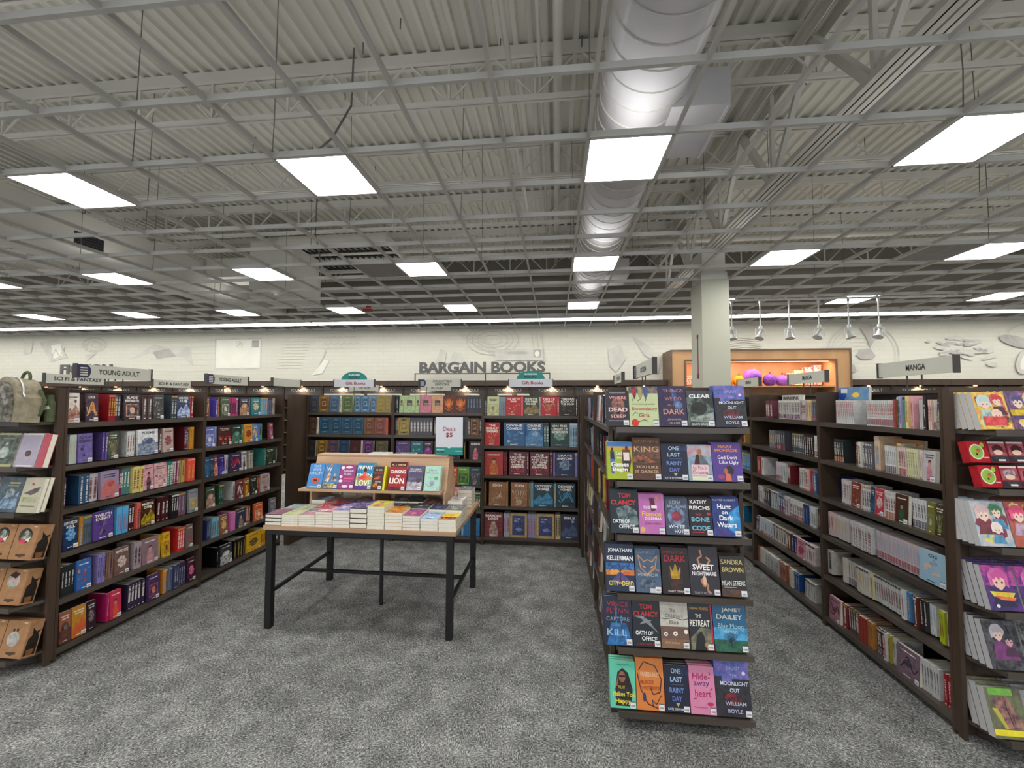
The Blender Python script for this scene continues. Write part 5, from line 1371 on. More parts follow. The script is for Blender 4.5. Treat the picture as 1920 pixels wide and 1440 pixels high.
A[(4,2)] = ('705448', '60463C', "THE CHILDREN'S BLOCK", [('r', 0, .47, 1, 1, 'C8C4B8', 'B8B4A8'), ('r', 0, 0, 1, .2, '8A6848', '7A5A40'), ('l', [(0, .64), (.2, .62), (.5, .66), (.8, .62), (1, .65)], .003, '303030'), ('e', .18, .3, .07, .045, 'E8E4D8'), ('e', .52, .32, .08, .05, 'E8E4D8'), ('e', .9, .37, .07, .05, 'E8E4D8'), ('e', .18, .3, .02, .015, '403030'), ('e', .52, .32, .02, .015, '403030'), ('t', 'The', .45, .82, .2, .08, '484844', .0), ('t', "Children's", .5, .7, .62, .08, '484844', .0), ('t', 'Block', .5, .56, .34, .08, '484844', .0), ('t', 'OTTO B KRAUS', .4, .12, .5, .04, 'D0C0A8', .0)])
A[(4,3)] = ('202830', '182028', 'THE RETREAT', [('p', [(.05, .25), (.5, .5), (1, .45), (1, 0), (.05, 0)], '8A8060', '50584C'), ('p', [(.2, .0), (.3, .3), (.5, .42), (.62, .3), (.7, 0)], '181C1C'), ('e', .72, .12, .12, .06, 'D09838', '806030'), ('t', 'SARAH PEARSE', .46, .9, .8, .06, 'C8903C'), ('t', 'THE', .42, .74, .26, .08, 'E8E4D8'), ('t', 'RETREAT', .46, .58, .84, .14, 'F0ECE0', .01), ('r', .93, 0, 1, 1, 'B82038')])
A[(4,4)] = ('1E608A', '184C70', 'BLUE MOON HAVEN', [('r', 0, .25, 1, .5, '58A8D0', '3080B0'), ('r', 0, 0, 1, .24, '2A6850', '1C4838'), ('p', [(.45, .18), (.3, .34), (.5, .42), (.72, .34), (.55, .18)], '1C2C34', '3080A8'), ('r', .48, .1, .52, .3, '16242A'), ('t', 'JANET', .58, .87, .6, .1, 'D8D8C0'), ('t', 'DAILEY', .5, .73, .78, .1, 'D8D8C0'), ('t', 'Blue Moon', .52, .54, .76, .1, 'A8C8C8', .0), ('t', 'Haven', .5, .43, .42, .09, 'A8C8C8', .0)])
A[(5,0)] = ('60C8A8', '58BCA0', "TIL IT MAKES YOU HAPPY", [('p', [(.3, .75), (.5, .85), (.72, .75), (.88, .4), (.8, .05), (.2, .05), (.2, .4)], '241818', '302020'), ('e', .48, .66, .13, .12, 'A06A50', '8A5440'), ('r', .36, .65, .6, .69, '181418'), ('p', [(.15, .35), (.3, .5), (.34, .7), (.24, .5)], 'A06A50'), ('p', [(.2, .1), (.3, .42), (.7, .42), (.82, .1)], '1C1C20', '303038'), ('t', 'TIL IT', .44, .44, .3, .06, 'E8D840'), ('t', 'Makes You', .52, .3, .84, .1, 'E8D840', .02), ('t', 'Happy', .5, .14, .6, .12, 'E8D840', .02), ('t', 'CLAIRE KANN', .5, .92, .5, .03, '306858', .0)])
A[(5,1)] = ('D88038', 'D07830', 'MURDER', [('l', [(.1, .75), (.3, .92), (.7, .85), (.92, .6), (.85, .35), (.6, .3), (.5, .45)], .005, '3A2830'), ('l', [(.05, .7), (.15, .4), (.4, .12), (.75, .05)], .005, '3A2830'), ('l', [(.9, .3), (.7, .12), (.55, .2), (.6, .05)], .004, '3A2848'), ('e', .28, .24, .06, .09, '403868'), ('t', 'VANESSA RILEY', .5, .68, .7, .09, 'E8C8A0'), ('t', 'MURDER', .4, .53, .5, .08, 'A04820'), ('t', 'IN WESTMINSTER', .5, .42, .74, .07, 'A04820')])
A[(5,2)] = A[(1,2)]
A[(5,3)] = ('D888A8', 'D080A0', 'HIDEAWAY HEART', [('t', 'Hide-', .48, .78, .7, .14, 'B02868', .01), ('t', 'away', .48, .61, .62, .12, '503078', .01), ('t', 'heart', .52, .43, .64, .15, 'B02868', .01), ('t', 'Melissa Ferguson', .4, .14, .5, .05, 'A05888', .0), ('e', .78, .22, .12, .04, 'C02858'), ('l', [(.15, .85), (.22, .78)], .004, 'B02868'), ('l', [(.8, .88), (.85, .82)], .004, 'B02868'), ('l', [(.8, .5), (.9, .55)], .004, 'B02868'), ('l', [(.12, .3), (.25, .33)], .004, 'B02868')])
A[(5,4)] = A[(0,4)]
BX = [(1.478, [(.263, .373, .182), (.374, .518, .205), (.519, .655, .207), (.656, .785, .183), (.79, .938, .208)]),
 (1.211, [(.262, .388, .186), (.389, .526, .211), (.528, .655, .18), (.656, .772, .176), (.774, .913, .189)]),
 (.946, [(.275, .414, .211), (.416, .541, .191), (.544, .656, .176), (.658, .768, .177), (.77, .898, .184)]),
 (.661, [(.252, .392, .22), (.396, .519, .203), (.524, .655, .213), (.656, .796, .223), (.802, .92, .184)]),
 (.401, [(.24, .378, .22), (.38, .512, .203), (.514, .648, .206), (.65, .762, .203), (.765, .92, .209)]),
 (.101, [(.268, .392, .205), (.395, .528, .226), (.53, .645, .2), (.648, .768, .205), (.77, .93, .24)])]
for r, (z, L) in enumerate(BX):
    for c, (a, b_, h) in enumerate(L):
        base, alt, ttl, its = A[(r, c)]
        n = 3
        for q in range(n):
            t_ = .017
            o = face_book(b_-a-.001, h, t_, its if q == 0 else [('r', .1, .1, .9, .9, base, alt)], base, hexmix(base, alt, .5), q == 0)
            tl = -.21; off = q*(t_+.0012)
            tt = ' '.join(w_.capitalize() for w_ in ttl.split()[:3])
            lb = '%s paperback titled %s, %s on the %s ledge of the facing end cap' % (colour_name(base), tt, ('leftmost', 'second from left', 'middle', 'second from right', 'rightmost')[c], ROWN[r+1])
            if len(lb.split()) > 16: lb = 'paperback titled %s, %s, %s ledge of the facing end cap' % (' '.join(tt.split()[:2]), ('leftmost', 'second left', 'middle', 'second right', 'rightmost')[c], ROWN[r+1])
            if q: lb = '%s copy behind the %s paperback, %s, %s ledge, facing end cap' % (nth(q), colour_name(base), ('leftmost', 'second left', 'middle', 'second right', 'rightmost')[c], ROWN[r+1])
            add(o, ((a+b_)/2, 2.128+off/math.cos(.21), z+.0045), 0, lb, 'paperback', 'paperbacks on the %s ledge of the facing end cap' % ROWN[r+1], tl, 'paperback')
# ---------------------------------------------------------------- display table
t = thing('display_table', 'long oak-topped display table on a black metal frame', 'table', (-1.37, 3.195, 0))
TX, TY = .70, .425
mb = MB(); mb.box(-TX, TX, -TY, TY, .69, .72); o = obj('tabletop', mb, 'oak', t)
bv = o.modifiers.new('edge', 'BEVEL'); bv.width = .002; bv.segments = 1
for sx in (-1, 1):
    for s_ in (-1, 1):
        mb = MB(); x = sx*(TX-.045); y = s_*(TY-.028); mb.box(x-.022, x+.022, y-.022, y+.022, 0, .655); obj('leg', mb, 'blackmetal', t)
mb = MB()
for s_ in (-1, 1): mb.box(-TX+.02, TX-.02, s_*(TY-.028)-.018, s_*(TY-.028)+.018, .655, .69)
for sx in (-1, 1): mb.box(sx*(TX-.045)-.018, sx*(TX-.045)+.018, -TY+.05, TY-.05, .655, .69)
obj('frame', mb, 'blackmetal', t)
for sx in (-1, 1): mb = MB(); x = sx*(TX-.045); mb.box(x-.011, x+.011, -TY+.05, TY-.05, .235, .257); obj('stretcher', mb, 'blackmetal', t)
mb = MB(); mb.box(-TX+.056, TX-.056, -.011, .011, .235, .257); obj('stretcher', mb, 'blackmetal', t)
mb = MB(); mb.box(-.011, .011, -.0111, .0111, 0, .655); mb.box(-.015, .015, -TY+.05, TY-.05, .655, .68); obj('centre_post', mb, 'blackmetal', t)

# stacks of paperbacks on the table
def flat_book(w, d, t_, top, alt, hard, sd_, title=None):
    root = bpy.data.objects.new('paperback', None); root.empty_display_size = .03
    g = .0025 if hard else .0009; ov = .002 if hard else 0
    edge = '141416' if hard else hexmix(top, 'D8D2C4', .7)
    mb = MB()
    mb.box(-w/2, w/2, -d/2, d/2, 0, g, 0, edge); mb.box(-w/2, w/2, -d/2, d/2, t_-g, t_, 0, edge if hard else top); mb.box(-w/2, w/2, d/2-.001, d/2, g, t_-g, 0, edge)
    its = generic_art(top, alt, '', sd_)
    if title: its = [('r', 0, 0, 1, .45, 'E08820', 'C86818'), ('t', title, .5, .3, .84, .24, '181414', .04), ('t', 'MGI', .4, .7, .5, .14, '303818', .02)]
    def fn(X, Z, Y): return (X, Z-d/2, t_-Y)
    art(mb, [('r', .01, .01, .99, .99, top, hexmix(top, alt, .35))]+its, -w/2, 0, w, d, 0, 0, fn)
    c = bpy.data.objects.new('cover', mb.mesh('cover', ['cover'])); COL.objects.link(c); c.parent = root
    mb = MB(); mb.box(-w/2+ov, w/2-ov, -d/2+ov, d/2-.001, g, t_-g); c = bpy.data.objects.new('pages', mb.mesh('pages', ['paper'])); COL.objects.link(c); c.parent = root
    return root
X0, PIT = -2.064, .1268
rowsT = [
 (2.862, .17, 'front row', [(.078,3,1,'8A4860','787080'),(.08,5,0,'B8C080','E8E0D0'),(.083,5,0,'506878','D09098'),(.106,6,0,'B03848','E0D8E0'),(.122,5,0,'8070B0','E0E0F0'),(.139,4,1,'383058','7060A8'),(.155,7,0,'C0D040','D06070'),(.118,5,0,'E09028','402818'),(.1,5,0,'783078','E06878'),(.083,4,0,'90B0D8','E8F0F8'),(.08,3,0,'E0C828','1984')]),
 (3.036, .165, 'second row', [(.07,4,0,'889098','B0C8C0'),(.075,4,0,'C8C8B0','A0B890'),(.085,4,0,'C02838','E8E0E0'),(.1,5,0,'A82838','403040'),(.11,5,0,'383058','C0B0E0'),(.12,5,0,'403060','9080C0'),(.1,4,0,'505068','302830'),(.1,4,0,'30302C','608050'),(.105,4,0,'24262C','C0C4C8'),(.1,4,0,'283050','606880'),(.1,4,0,'3C4448','D0D4D0')])]
def stack(x, y, w, d, hh, n, hard, top, alt, sd_, name, shift=0):
    th = hh/n; z = .72
    title = None
    if alt == '1984': title = '1984'; alt = 'E08820'
    pr = flat_book(w, d, th-.0005, top, alt, hard, sd_, title)
    for i in range(n):
        q = pr if i == 0 else pr.copy()
        if i:
            for ch in pr.children: c = ch.copy(); COL.objects.link(c); c.parent = q
        rnd = random.Random(sd_*31+i)
        pos = 'top' if i == n-1 else 'bottom' if i == 0 else '%s from the bottom' % nth(i+1)
        add(q, (x+rnd.uniform(-.0012, .0012), y+rnd.uniform(-.002, .002), z), rnd.uniform(-.006, .006), '%s %s paperback, %s' % (pos, colour_name(top), name), 'paperback', 'paperbacks stacked on the display table', 0, 'paperback'); z += th
for y, d, rn, L in rowsT:
    for i, (hh, n, hard, top, alt) in enumerate(L):
        stack(X0+PIT*(i+.5), y, PIT-.006, d, hh, n, hard, top, alt, i+int(y*100), '%s stack of the table %s' % (nth(i+1), rn))
# under and behind the riser
xs3 = [(-1.875, 'B8C8E0', '6080C0', .1, 5), (-1.755, 'B83040', 'E8E0E0', .085, 4), (-1.635, '70787A', 'E0D8D0', .09, 4), (-1.515, '803838', 'B0A090', .1, 4), (-1.325, 'D05020', '803010', .09, 3), (-1.2, '404870', 'D8D8C0', .11, 4), (-1.078, '282830', '6878A8', .11, 4), (-.955, 'A05848', 'C8A090', .1, 4)]
for i, (x, top, alt, hh, n) in enumerate(xs3): stack(x, 3.205, .115, .155, hh, n, 0, top, alt, 60+i, '%s stack under the oak riser' % nth(i+1))
stack(-.765, 3.212, .115, .165, .12, 4, 0, 'D8D8D4', '703030', 77, 'white-topped stack beside the riser end')
xs4 = [(-1.9, '6878A8', 'D0D0D8', .13, 5), (-1.76, 'C0A050', '504030', .12, 5), (-1.6, '507060', 'C8D0C0', .13, 5), (-1.45, '903848', 'D0B0B0', .12, 5), (-1.3, 'C8C0B0', '706858', .13, 5), (-1.16, '504880', 'C0B8E0', .13, 5), (-1.02, '7890A0', 'E0E4E8', .12, 5), (-.88, 'E04080', 'F0D0E0', .135, 4), (-.755, '505860', 'E0E0E0', .145, 5)]
for i, (x, top, alt, hh, n) in enumerate(xs4): stack(x, 3.5, .115, .165, hh, n, 0, top, alt, 90+i, '%s stack of the table rear row' % nth(i+1))

# two-sided oak riser
t = thing('book_riser', 'light oak two-sided book riser standing on the table', 'display riser', (-1.4, 3.2, .72))
for x, hh in ((-.535, .182), (-.012, .182)):
    mb = MB(); mb.box(x-.009, x+.009, -.075, .24, 0, hh); obj('support_board', mb, 'oak', t)
mb = MB(); P = [(-.15+.06, 0), (.3-.03, 0), (.135, .437), (.03, .437), (-.06, .20), (-.09, .18)]
for xx, s_ in ((.545, -1), (.563, 1)):
    pp = [(xx, y, z) for y, z in P]; mb.poly(pp if s_ > 0 else pp[::-1])
for i in range(len(P)): j = (i+1) % len(P); mb.poly([(.545, *P[i]), (.545, *P[j]), (.563, *P[j]), (.563, *P[i])])
obj('end_board', mb, 'oak', t)
mb = MB(); mb.box(-.6, .54, -.14, -.05, .182, .2); mb.box(-.6, .54, .2, .3, .182, .2); obj('ledge', mb, 'oak', t)
mb = MB()
A_ = [(-.55, -.055, .2), (.545, -.055, .2), (.545, .035, .437), (-.55, .035, .437)]; B_ = [(x, y+.014, z) for x, y, z in A_]
mb.poly(A_); mb.poly(B_[::-1])
for i in range(4): j = (i+1) % 4; mb.poly([A_[j], A_[i], B_[i], B_[j]])
obj('leaning_panel', mb, 'oak', t)
mb = MB()
A_ = [(.545, .22, .2), (-.55, .22, .2), (-.55, .13, .437), (.545, .13, .437)]; B_ = [(x, y-.014, z) for x, y, z in A_]
mb.poly(A_); mb.poly(B_[::-1])
for i in range(4): j = (i+1) % 4; mb.poly([A_[j], A_[i], B_[i], B_[j]])
obj('leaning_panel', mb, 'oak', t)
mb = MB(); mb.box(-.55, .545, .03, .135, .4375, .449); obj('top_board', mb, 'oak', t)
ZR = .72+.2
RB = [(-1.945, -1.822, .19, '4A90D0', '3F84C4', 'FLAT WHITE FATALITY', [('t', 'FLAT', .5, .9, .44, .1, 'D8E8F4', .0), ('t', 'WHITE', .5, .75, .56, .1, 'D8E8F4', .0), ('t', 'FATALITY', .48, .6, .86, .1, 'D8E8F4', .0), ('e', .52, .32, .28, .12, 'C84830', 'D06040'), ('r', .4, .28, .64, .35, '302828'), ('r', .2, .04, .8, .07, 'C8E0F0')]),
 (-1.818, -1.692, .19, '4884B8', '3C78AC', 'W', [('t', 'W', .3, .78, .34, .2, 'E8F0F0'), ('p', [(.12, .3), (.3, .66), (.46, .6), (.36, .25)], 'D87030', 'E8E0D0'), ('p', [(.55, .3), (.66, .6), (.85, .58), (.88, .3)], 'D8D0D0', '503848'), ('r', .05, .02, .95, .22, '384048', 'D8C860'), ('e', .4, .93, .14, .05, '2A2428', 'D8A080'), ('t', 'WINTER', .42, .06, .5, .05, 'F0F0F0')]),
 (-1.688, -1.562, .185, '903878', 'A04080', 'JOANNE FLUKE', [('e', .15, .88, .12, .07, 'F0E8F0'), ('e', .55, .9, .22, .05, 'F0E0EC'), ('e', .1, .5, .1, .06, 'F0E8F0'), ('e', .12, .32, .13, .06, 'F0E8F0'), ('t', 'JOANNE', .55, .74, .66, .09, 'F0E0F0'), ('t', 'FLUKE', .52, .62, .48, .09, 'F0E0F0'), ('r', .3, .4, .9, .45, 'E06080'), ('r', .35, .3, .8, .34, 'E06080'), ('e', .45, .1, .2, .06, 'E0D8E8')]),
 (-1.553, -1.417, .2, '2888B0', '2078A0', "FRIDAY I'M IN LOVE", [('r', 0, 0, 1, .14, '503090'), ('r', 0, .14, 1, .5, '38A090', 'E0A030'), ('t', 'FRIDAY', .5, .84, .88, .15, 'F4F4E8', .03), ('t', "I'M IN", .5, .55, .88, .12, 'F4F4E8', .02), ('t', 'LOVE', .5, .24, .9, .22, 'F4F4C8', .02), ('e', .52, .74, .1, .09, '302020'), ('p', [(.1, .42), (.4, .52), (.44, .68), (.6, .68), (.64, .52), (.95, .42), (.5, .34)], 'D82848', 'E87038')]),
 (-1.412, -1.332, .175, '302828', '4A2420', 'HOUSE BURNING', [('t', 'CHESI', .5, .86, .7, .08, 'C0B8B0'), ('t', 'BALDINI', .5, .72, .84, .08, 'B04830'), ('p', [(0, .45), (.6, .62), (.95, .5), (.4, .4)], 'D86838', '602018'), ('t', 'WINTER', .55, .34, .6, .06, 'E8D8C8'), ('e', .3, .2, .25, .1, 'E09038', '702818')]),
 (-1.284, -1.148, .215, 'B01C30', '98182A', 'CHASING THE LION', [('r', 0, .83, 1, 1, '3A1418', '501820'), ('r', 0, 0, 1, .12, '381418', '802028'), ('t', 'A. J. TATA', .5, .89, .84, .07, 'F0D890', .02), ('t', 'CHASING', .5, .65, .9, .12, 'F4F0E8', .03), ('t', 'THE', .5, .5, .24, .07, 'F4F0E8', .02), ('t', 'LION', .48, .33, .86, .2, 'F8F4E8', .03)]),
 (-1.136, -1.018, .185, '504868', '584E70', 'WINTER TOWN', [('r', 0, .0, 1, .35, 'C8C0C8', '807888'), ('r', 0, .35, 1, .55, '706888', '404058'), ('t', 'WILLIAM W', .5, .87, .76, .07, 'E0E0E8'), ('t', 'JOHNSTONE', .5, .78, .86, .08, 'E0E0E8'), ('e', .75, .4, .14, .08, '602830', '504050')]),
 (-1.0, -.878, .185, 'B0D8C8', 'A8D0C0', 'LIANE MORIARTY', [('t', 'Liane', .5, .86, .5, .1, '6A8A80', .0), ('t', 'Moriarty', .5, .72, .76, .1, '6A8A80', .0), ('e', .75, .52, .13, .07, '58A878'), ('e', .4, .54, .14, .07, '98C8A0', 'B0D8C8'), ('e', .5, .32, .14, .12, '8890B8', 'A8C0C0'), ('l', [(.1, .3), (.3, .2), (.6, .16)], .003, '58A070')])]
for i, (a, b_, h, base, alt, ttl, its) in enumerate(RB):
    for q in range(3 if i in (3, 6, 7) else 2):
        o = face_book(b_-a-.001, h, .014, its if q == 0 else [], base, alt, q == 0)
        lb = '%s paperback titled %s, %s on the riser ledge' % (colour_name(base), ' '.join(w_.capitalize() for w_ in ttl.split()[:3]), nth(i+1)+' from left') if q == 0 else '%s copy behind the %s %s paperback on the riser ledge' % (nth(q), nth(i+1), colour_name(base))
        add(o, ((a+b_)/2+q*.001, 3.074+q*.0158, ZR+.0052), 0, lb, 'paperback', 'paperbacks on the riser ledge', -.33, 'paperback')
o = spine_book(.016, .185, .11, 'E0D820', 5, True, None, False); add(o, (-1.318, 3.072, ZR+.001), 0, 'yellow paperback spine beside the red lion book on the riser', 'paperback', 'paperbacks on the riser ledge', -.3, 'paperback')
for i, (x, c) in enumerate(((-1.43, 'D8D8D0'), (-1.22, '40444C'))):
    o = flat_book(.17, .1, .012, c, 'B0B0B0', 0, 3+i); add(o, (x, 3.283, .72+.4495), .1*i, '%s book lying flat on top of the riser' % ('pale', 'dark grey')[i], 'paperback', 'books on top of the riser', 0, 'paperback')
# price sign on the riser
t = thing('price_sign', 'white and teal table sign reading Deals $5', 'sign', (-.86, 3.3, .72+.4495+.0))
mb = MB(); mb.box(-.115, .115, 0, .008, -.0, .31, 0); mb.box(.115, .15, .02, .03, .14, .31, 0); obj('frame', mb, 'signdark', t)
mb = MB(); y = -.001
mb.poly([(-.113, y, .003), (.113, y, .003), (.113, y, .307), (-.113, y, .307)], 0)
mb.poly([(-.113, y-.0005, .003), (.113, y-.0005, .003), (.113, y-.0005, .062), (.015, y-.0005, .062), (0, y-.0005, .052), (-.015, y-.0005, .062), (-.113, y-.0005, .062)], 1)
put_text(mb, 'Deals', -.052, .052, .195, .228, y-.001, 2); put_text(mb, '$5', -.028, .028, .14, .182, y-.001, 2, bold=.02)
put_text(mb, 'BARGAIN', -.103, -.04, .037, .048, y-.0015, 0, bold=.03); put_text(mb, 'BOOKS', -.103, -.04, .018, .033, y-.0015, 3, bold=.03); mb.poly([(.05, y-.0015, .03), (.103, y-.0015, .03), (.103, y-.0015, .036), (.05, y-.0015, .036)], 0)
obj('print', mb, ['signpale', 'teal', 'maroon', 'ink'], t)
mb = MB(); mb.box(-.06, .06, -.02, .03, .0, .004); obj('foot', mb, 'signdark', t)

# ---------------------------------------------------------------- category signs on posts
def shelf_sign(text, loc, rz, label, emblem=False, top=None, z=1.77, w=.51, base='sign', ink='ink', posts=(-.05, .05), hgt=.09, two=None, bottom=1.68, dark_right=True):
    t = thing('category_sign', label, 'sign', (loc[0], loc[1], bottom), rz, 'category signs above the bookcases')
    z0 = z-bottom; z1 = z0+hgt
    mb = MB(); mb.box(-w/2, w/2, -.008, .008, z0, z1); obj('panel', mb, base, t)
    for s_ in (-1, 1): mb = MB(); mb.box(min(s_*w/2, s_*(w/2+.007)), max(s_*w/2, s_*(w/2+.007)), -.016, .016, z0-.004, z1+.004); obj('end_cap', mb, 'signdark', t)
    for p in posts: mb = MB(); mb.tube((p, 0, 0), (p, 0, z0), .004, 6); obj('post', mb, 'signdark', t)
    mb = MB()
    if two:
        for k, s_ in enumerate(two): put_text(mb, s_, -.0-len(s_)*.0105+.03, len(s_)*.0105+.03, z1-.036-.038*k, z1-.01-.038*k, -.0095, 0, bold=.02)
    elif text: tw = len(text)*(.013 if base == 'sign' else .0125); put_text(mb, text, -tw+.02, tw+.02, z0+.028, z0+.064, -.0095, 0, bold=.018)
    if text or two:
        obj('lettering', mb, ink, t)
    if emblem:
        mb = MB(); c = (z0+z1)/2; r = hgt/2
        mb.poly([(-w/2, -.009, z0), (-w/2+.06, -.009, z0)]+[(-w/2+.055+.03*math.cos(a), -.009, c+r*math.sin(a)) for a in [(-90+15*i)*math.pi/180 for i in range(1, 12)]]+[(-w/2+.06, -.009, z1), (-w/2, -.009, z1)], 0)
        for k in range(4): mb.poly([(-w/2+.02, -.0095, c-.03+k*.016), (-w/2+.065, -.0095, c-.03+k*.016), (-w/2+.065, -.0095, c-.022+k*.016), (-w/2+.02, -.0095, c-.022+k*.016)], 1)
        obj('emblem', mb, ['navy', 'sign'], t)
    if top:
        mb = MB(); r = .165; R = .098
        mb.poly([(-r, -.004, z1), (r, -.004, z1)]+[(r*math.cos(a), -.004, z1+R*math.sin(a)) for a in [i*math.pi/16 for i in range(1, 16)]], 0)
        mb.poly([(r, .0, z1), (-r, .0, z1)]+[(-r*math.cos(a), 0, z1+R*math.sin(a)) for a in [i*math.pi/16 for i in range(1, 16)]], 0)
        put_text(mb, 'BARGAIN', -.07, .07, z1+.048, z1+.068, -.005, 1, bold=.03); put_text(mb, 'BOOKS', -.07, .07, z1+.012, z1+.04, -.005, 2, bold=.03)
        obj('dome_topper', mb, ['teal', 'white', 'ink'], t)
    return t
shelf_sign('YOUNG ADULT', (-3.2, 2.69), R90, 'Young Adult sign with navy emblem on the left bookcase near bay', True, z=1.76)
shelf_sign('YOUNG ADULT', (-3.2, 3.73), R90, 'Young Adult sign with navy emblem on the left bookcase far bay', True, z=1.765)
shelf_sign('', (-3.2, 4.62), R90, 'unlettered pale sign at the far corner end of the left bookcase', z=1.78, posts=(-.2, -.1))
shelf_sign('SCI FI & FANTASY', (-4.75, 3.62), R90, 'Sci Fi & Fantasy sign one aisle back, behind the Young Adult sign', z=1.77)
shelf_sign('SCI FI & FANTASY', (-4.75, 4.66), R90, 'Sci Fi & Fantasy sign one aisle back, between two Young Adult signs', z=1.77)
shelf_sign('MANGA', (2.1, 2.65), -R90, 'largest Manga sign above the nearest right bookcase bay', z=1.765)
shelf_sign('MANGA', (2.1, 3.69), -R90, 'Manga sign above the middle bay of the right bookcase', z=1.766)
shelf_sign('MANGA', (2.1, 4.74), -R90, 'small distant Manga sign above the farthest right bay', z=1.776)
shelf_sign('FICTION', (.62, 2.97), -R90, 'Fiction sign nearest the end cap on the centre island', True, z=1.785, hgt=.098, w=.62)
shelf_sign('FICTION', (.62, 4.12), -R90, 'second Fiction sign farther along the centre island', z=1.79)
mb = None
shelf_sign('', (-1.365, 4.78), 0, 'Collectible Editions sign with navy emblem on the back bookcase', True, z=1.78, two=('COLLECTIBLE', 'EDITIONS'), posts=(-.16, .0))
shelf_sign('Gift Books', (-2.434, 4.78), 0, 'Gift Books sign with teal Bargain Books dome on the left', False, True, z=1.78, base='signpale', ink='maroon', posts=(-.0,))
shelf_sign('Gift Books', (-.284, 4.78), 0, 'Gift Books sign with teal Bargain Books dome before wall letters', False, True, z=1.78, base='signpale', ink='maroon', posts=(-.0,))
shelf_sign('FICTION', (-3.1, 6.42), 0, 'small pale sign one row behind the back bookcase left bay', z=1.78, bottom=1.68, posts=(.15,))
shelf_sign('FICTION', (-1.9, 6.42), 0, 'small pale sign one row behind the left Gift Books sign', z=1.78, bottom=1.68, posts=(.1,))
# books lying on top of the back bookcase
for i, (x, w_, c) in enumerate(((-2.75, .2, 'E0E0DC'), (-2.5, .22, 'D8D8D0'), (-2.2, .18, 'E4E0D8'), (-1.98, .16, 'DCD8C8'), (-1.66, .18, 'C8D0D4'), (-1.45, .2, 'E0E0DC'), (-1.0, .16, 'D8D0C0'), (-.6, .16, '8090B0'), (-.38, .14, 'E0B8B8'))):
    o = flat_book(w_, .13, .02, c, 'B0B0B0', 0, i); add(o, (x, 4.66+.1+.0, 1.4), 0, '', 'book', None, 0, 'book')
    bpy.context.view_layer.update()
    # shelf run behind the face-out row is hidden, so they rest on the case top rail
    o.location = (x, 4.64+.232, 1.6805); o['label'] = '%s book lying flat on top of the back bookcase, %s from left' % (colour_name(c), nth(i+1)); o['group'] = 'books lying on the back bookcase top'
    o.location.y = 4.64+.255

# ---------------------------------------------------------------- left end cap goods
def rbox(mb, w, d, h, mat=0, c='808080', a=None, p=3.5, n=16, top=1.0, z0=0, x0=0, y0=0):
    """soft rounded body: superellipse rings, narrowing to the top"""
    rings = 10; i = len(mb.v)
    for r in range(rings+1):
        v = -1+2*r/rings; k = (1-abs(v)**p)**(1/p); k = max(k, .02); tp = 1-(1-top)*(r/rings)
        for j in range(n):
            t_ = 2*math.pi*j/n; cx, cz = math.cos(t_), math.sin(t_)
            X = math.copysign(abs(cx)**(2/p), cx)*w/2*k**.6*tp; Y = math.copysign(abs(cz)**(2/p), cz)*d/2*k**.6
            mb.v.append((x0+X, y0+Y, z0+h/2+v*h/2))
    for r in range(rings):
        for j in range(n): mb.f.append((i+r*n+j, i+r*n+(j+1) % n, i+(r+1)*n+(j+1) % n, i+(r+1)*n+j)); mb.m.append(mat); mb.c.append(c); mb.a.append(a or c)
    mb.f.append(tuple(i+n-1-j for j in range(n))); mb.f.append(tuple(i+rings*n+j for j in range(n))); mb.m += [mat]*2; mb.c += [c]*2; mb.a += [a or c]*2
def slab(mb, pts, y0, y1, mat, c, a=None):      # outline in x,z given depth
    mb.poly([(x, y0, z) for x, z in pts], mat, c, a); mb.poly([(x, y1, z) for x, z in pts][::-1], mat, c, a)
    for (a1, b1), (a2, b2) in zip(pts, pts[1:]+pts[:1]): mb.poly([(a1, y1, b1), (a2, y1, b2), (a2, y0, b2), (a1, y0, b1)], mat, c, a)
def arch(w, h, lean=0, n=18):
    r = w/2; return [(-r, 0), (r, 0), (r*.98+lean*.4, h*.55)]+[(r*.86*math.cos(q)+lean, h*.55+h*.45*math.sin(q)) for q in [math.pi*k/n for k in range(1, n)]]+[(-r*.98+lean*.4, h*.55)]
def backpack(loc, rz, body, camo, trim, label, rx=-.1):
    t = thing('mini_backpack', label, 'backpack', loc, rz, 'mini backpacks on the left end cap', rx=rx)
    mb = MB(); slab(mb, arch(.25, .265), .0, .115, 0, body, hexmix(body, '303030', .2)); obj('body', mb, 'matte_print', t).modifiers.new('soft', 'BEVEL').width = .018
    mb = MB(); slab(mb, arch(.215, .235), -.03, .002, 0, camo[0], camo[1]); obj('front_panel', mb, 'matte_print', t).modifiers.new('soft', 'BEVEL').width = .012
    mb = MB(); slab(mb, [(-.095, .008), (.095, .008), (.092, .085), (-.092, .085)], -.045, -.029, 0, hexmix(camo[1], '303030', .3), camo[1]); obj('front_pocket', mb, 'matte_print', t).modifiers.new('soft', 'BEVEL').width = .008
    mb = MB(); P = [(x*1.04, .03, z*1.02) for x, z in arch(.25, .265)]; mb.path(P[2:], .004, 6); obj('zip', mb, 'chrome', t)
    mb = MB(); P = [(.035*math.cos(q), .085, .262+.045*math.sin(q)) for q in [math.pi*k/8 for k in range(9)]]; mb.path(P, .008, 8); obj('handle', mb, trim, t)
    mb = MB(); mb.box(.085, .105, .05, .075, .12, .15); mb.box(.085, .105, .03, .04, .155, .165); obj('buckle', mb, 'chrome', t)
    mb = MB(); mb.path([(.11, .1, .2), (.135, .12, .13), (.125, .11, .05), (.1, .1, .02)], .008, 6); obj('strap', mb, trim, t)
    return t
M['olive'] = simple('olive_webbing', '4A5238', '56603F', 40, .8)
M['darkweb'] = simple('dark_webbing', '1A1A1A', '222222', 40, .8)
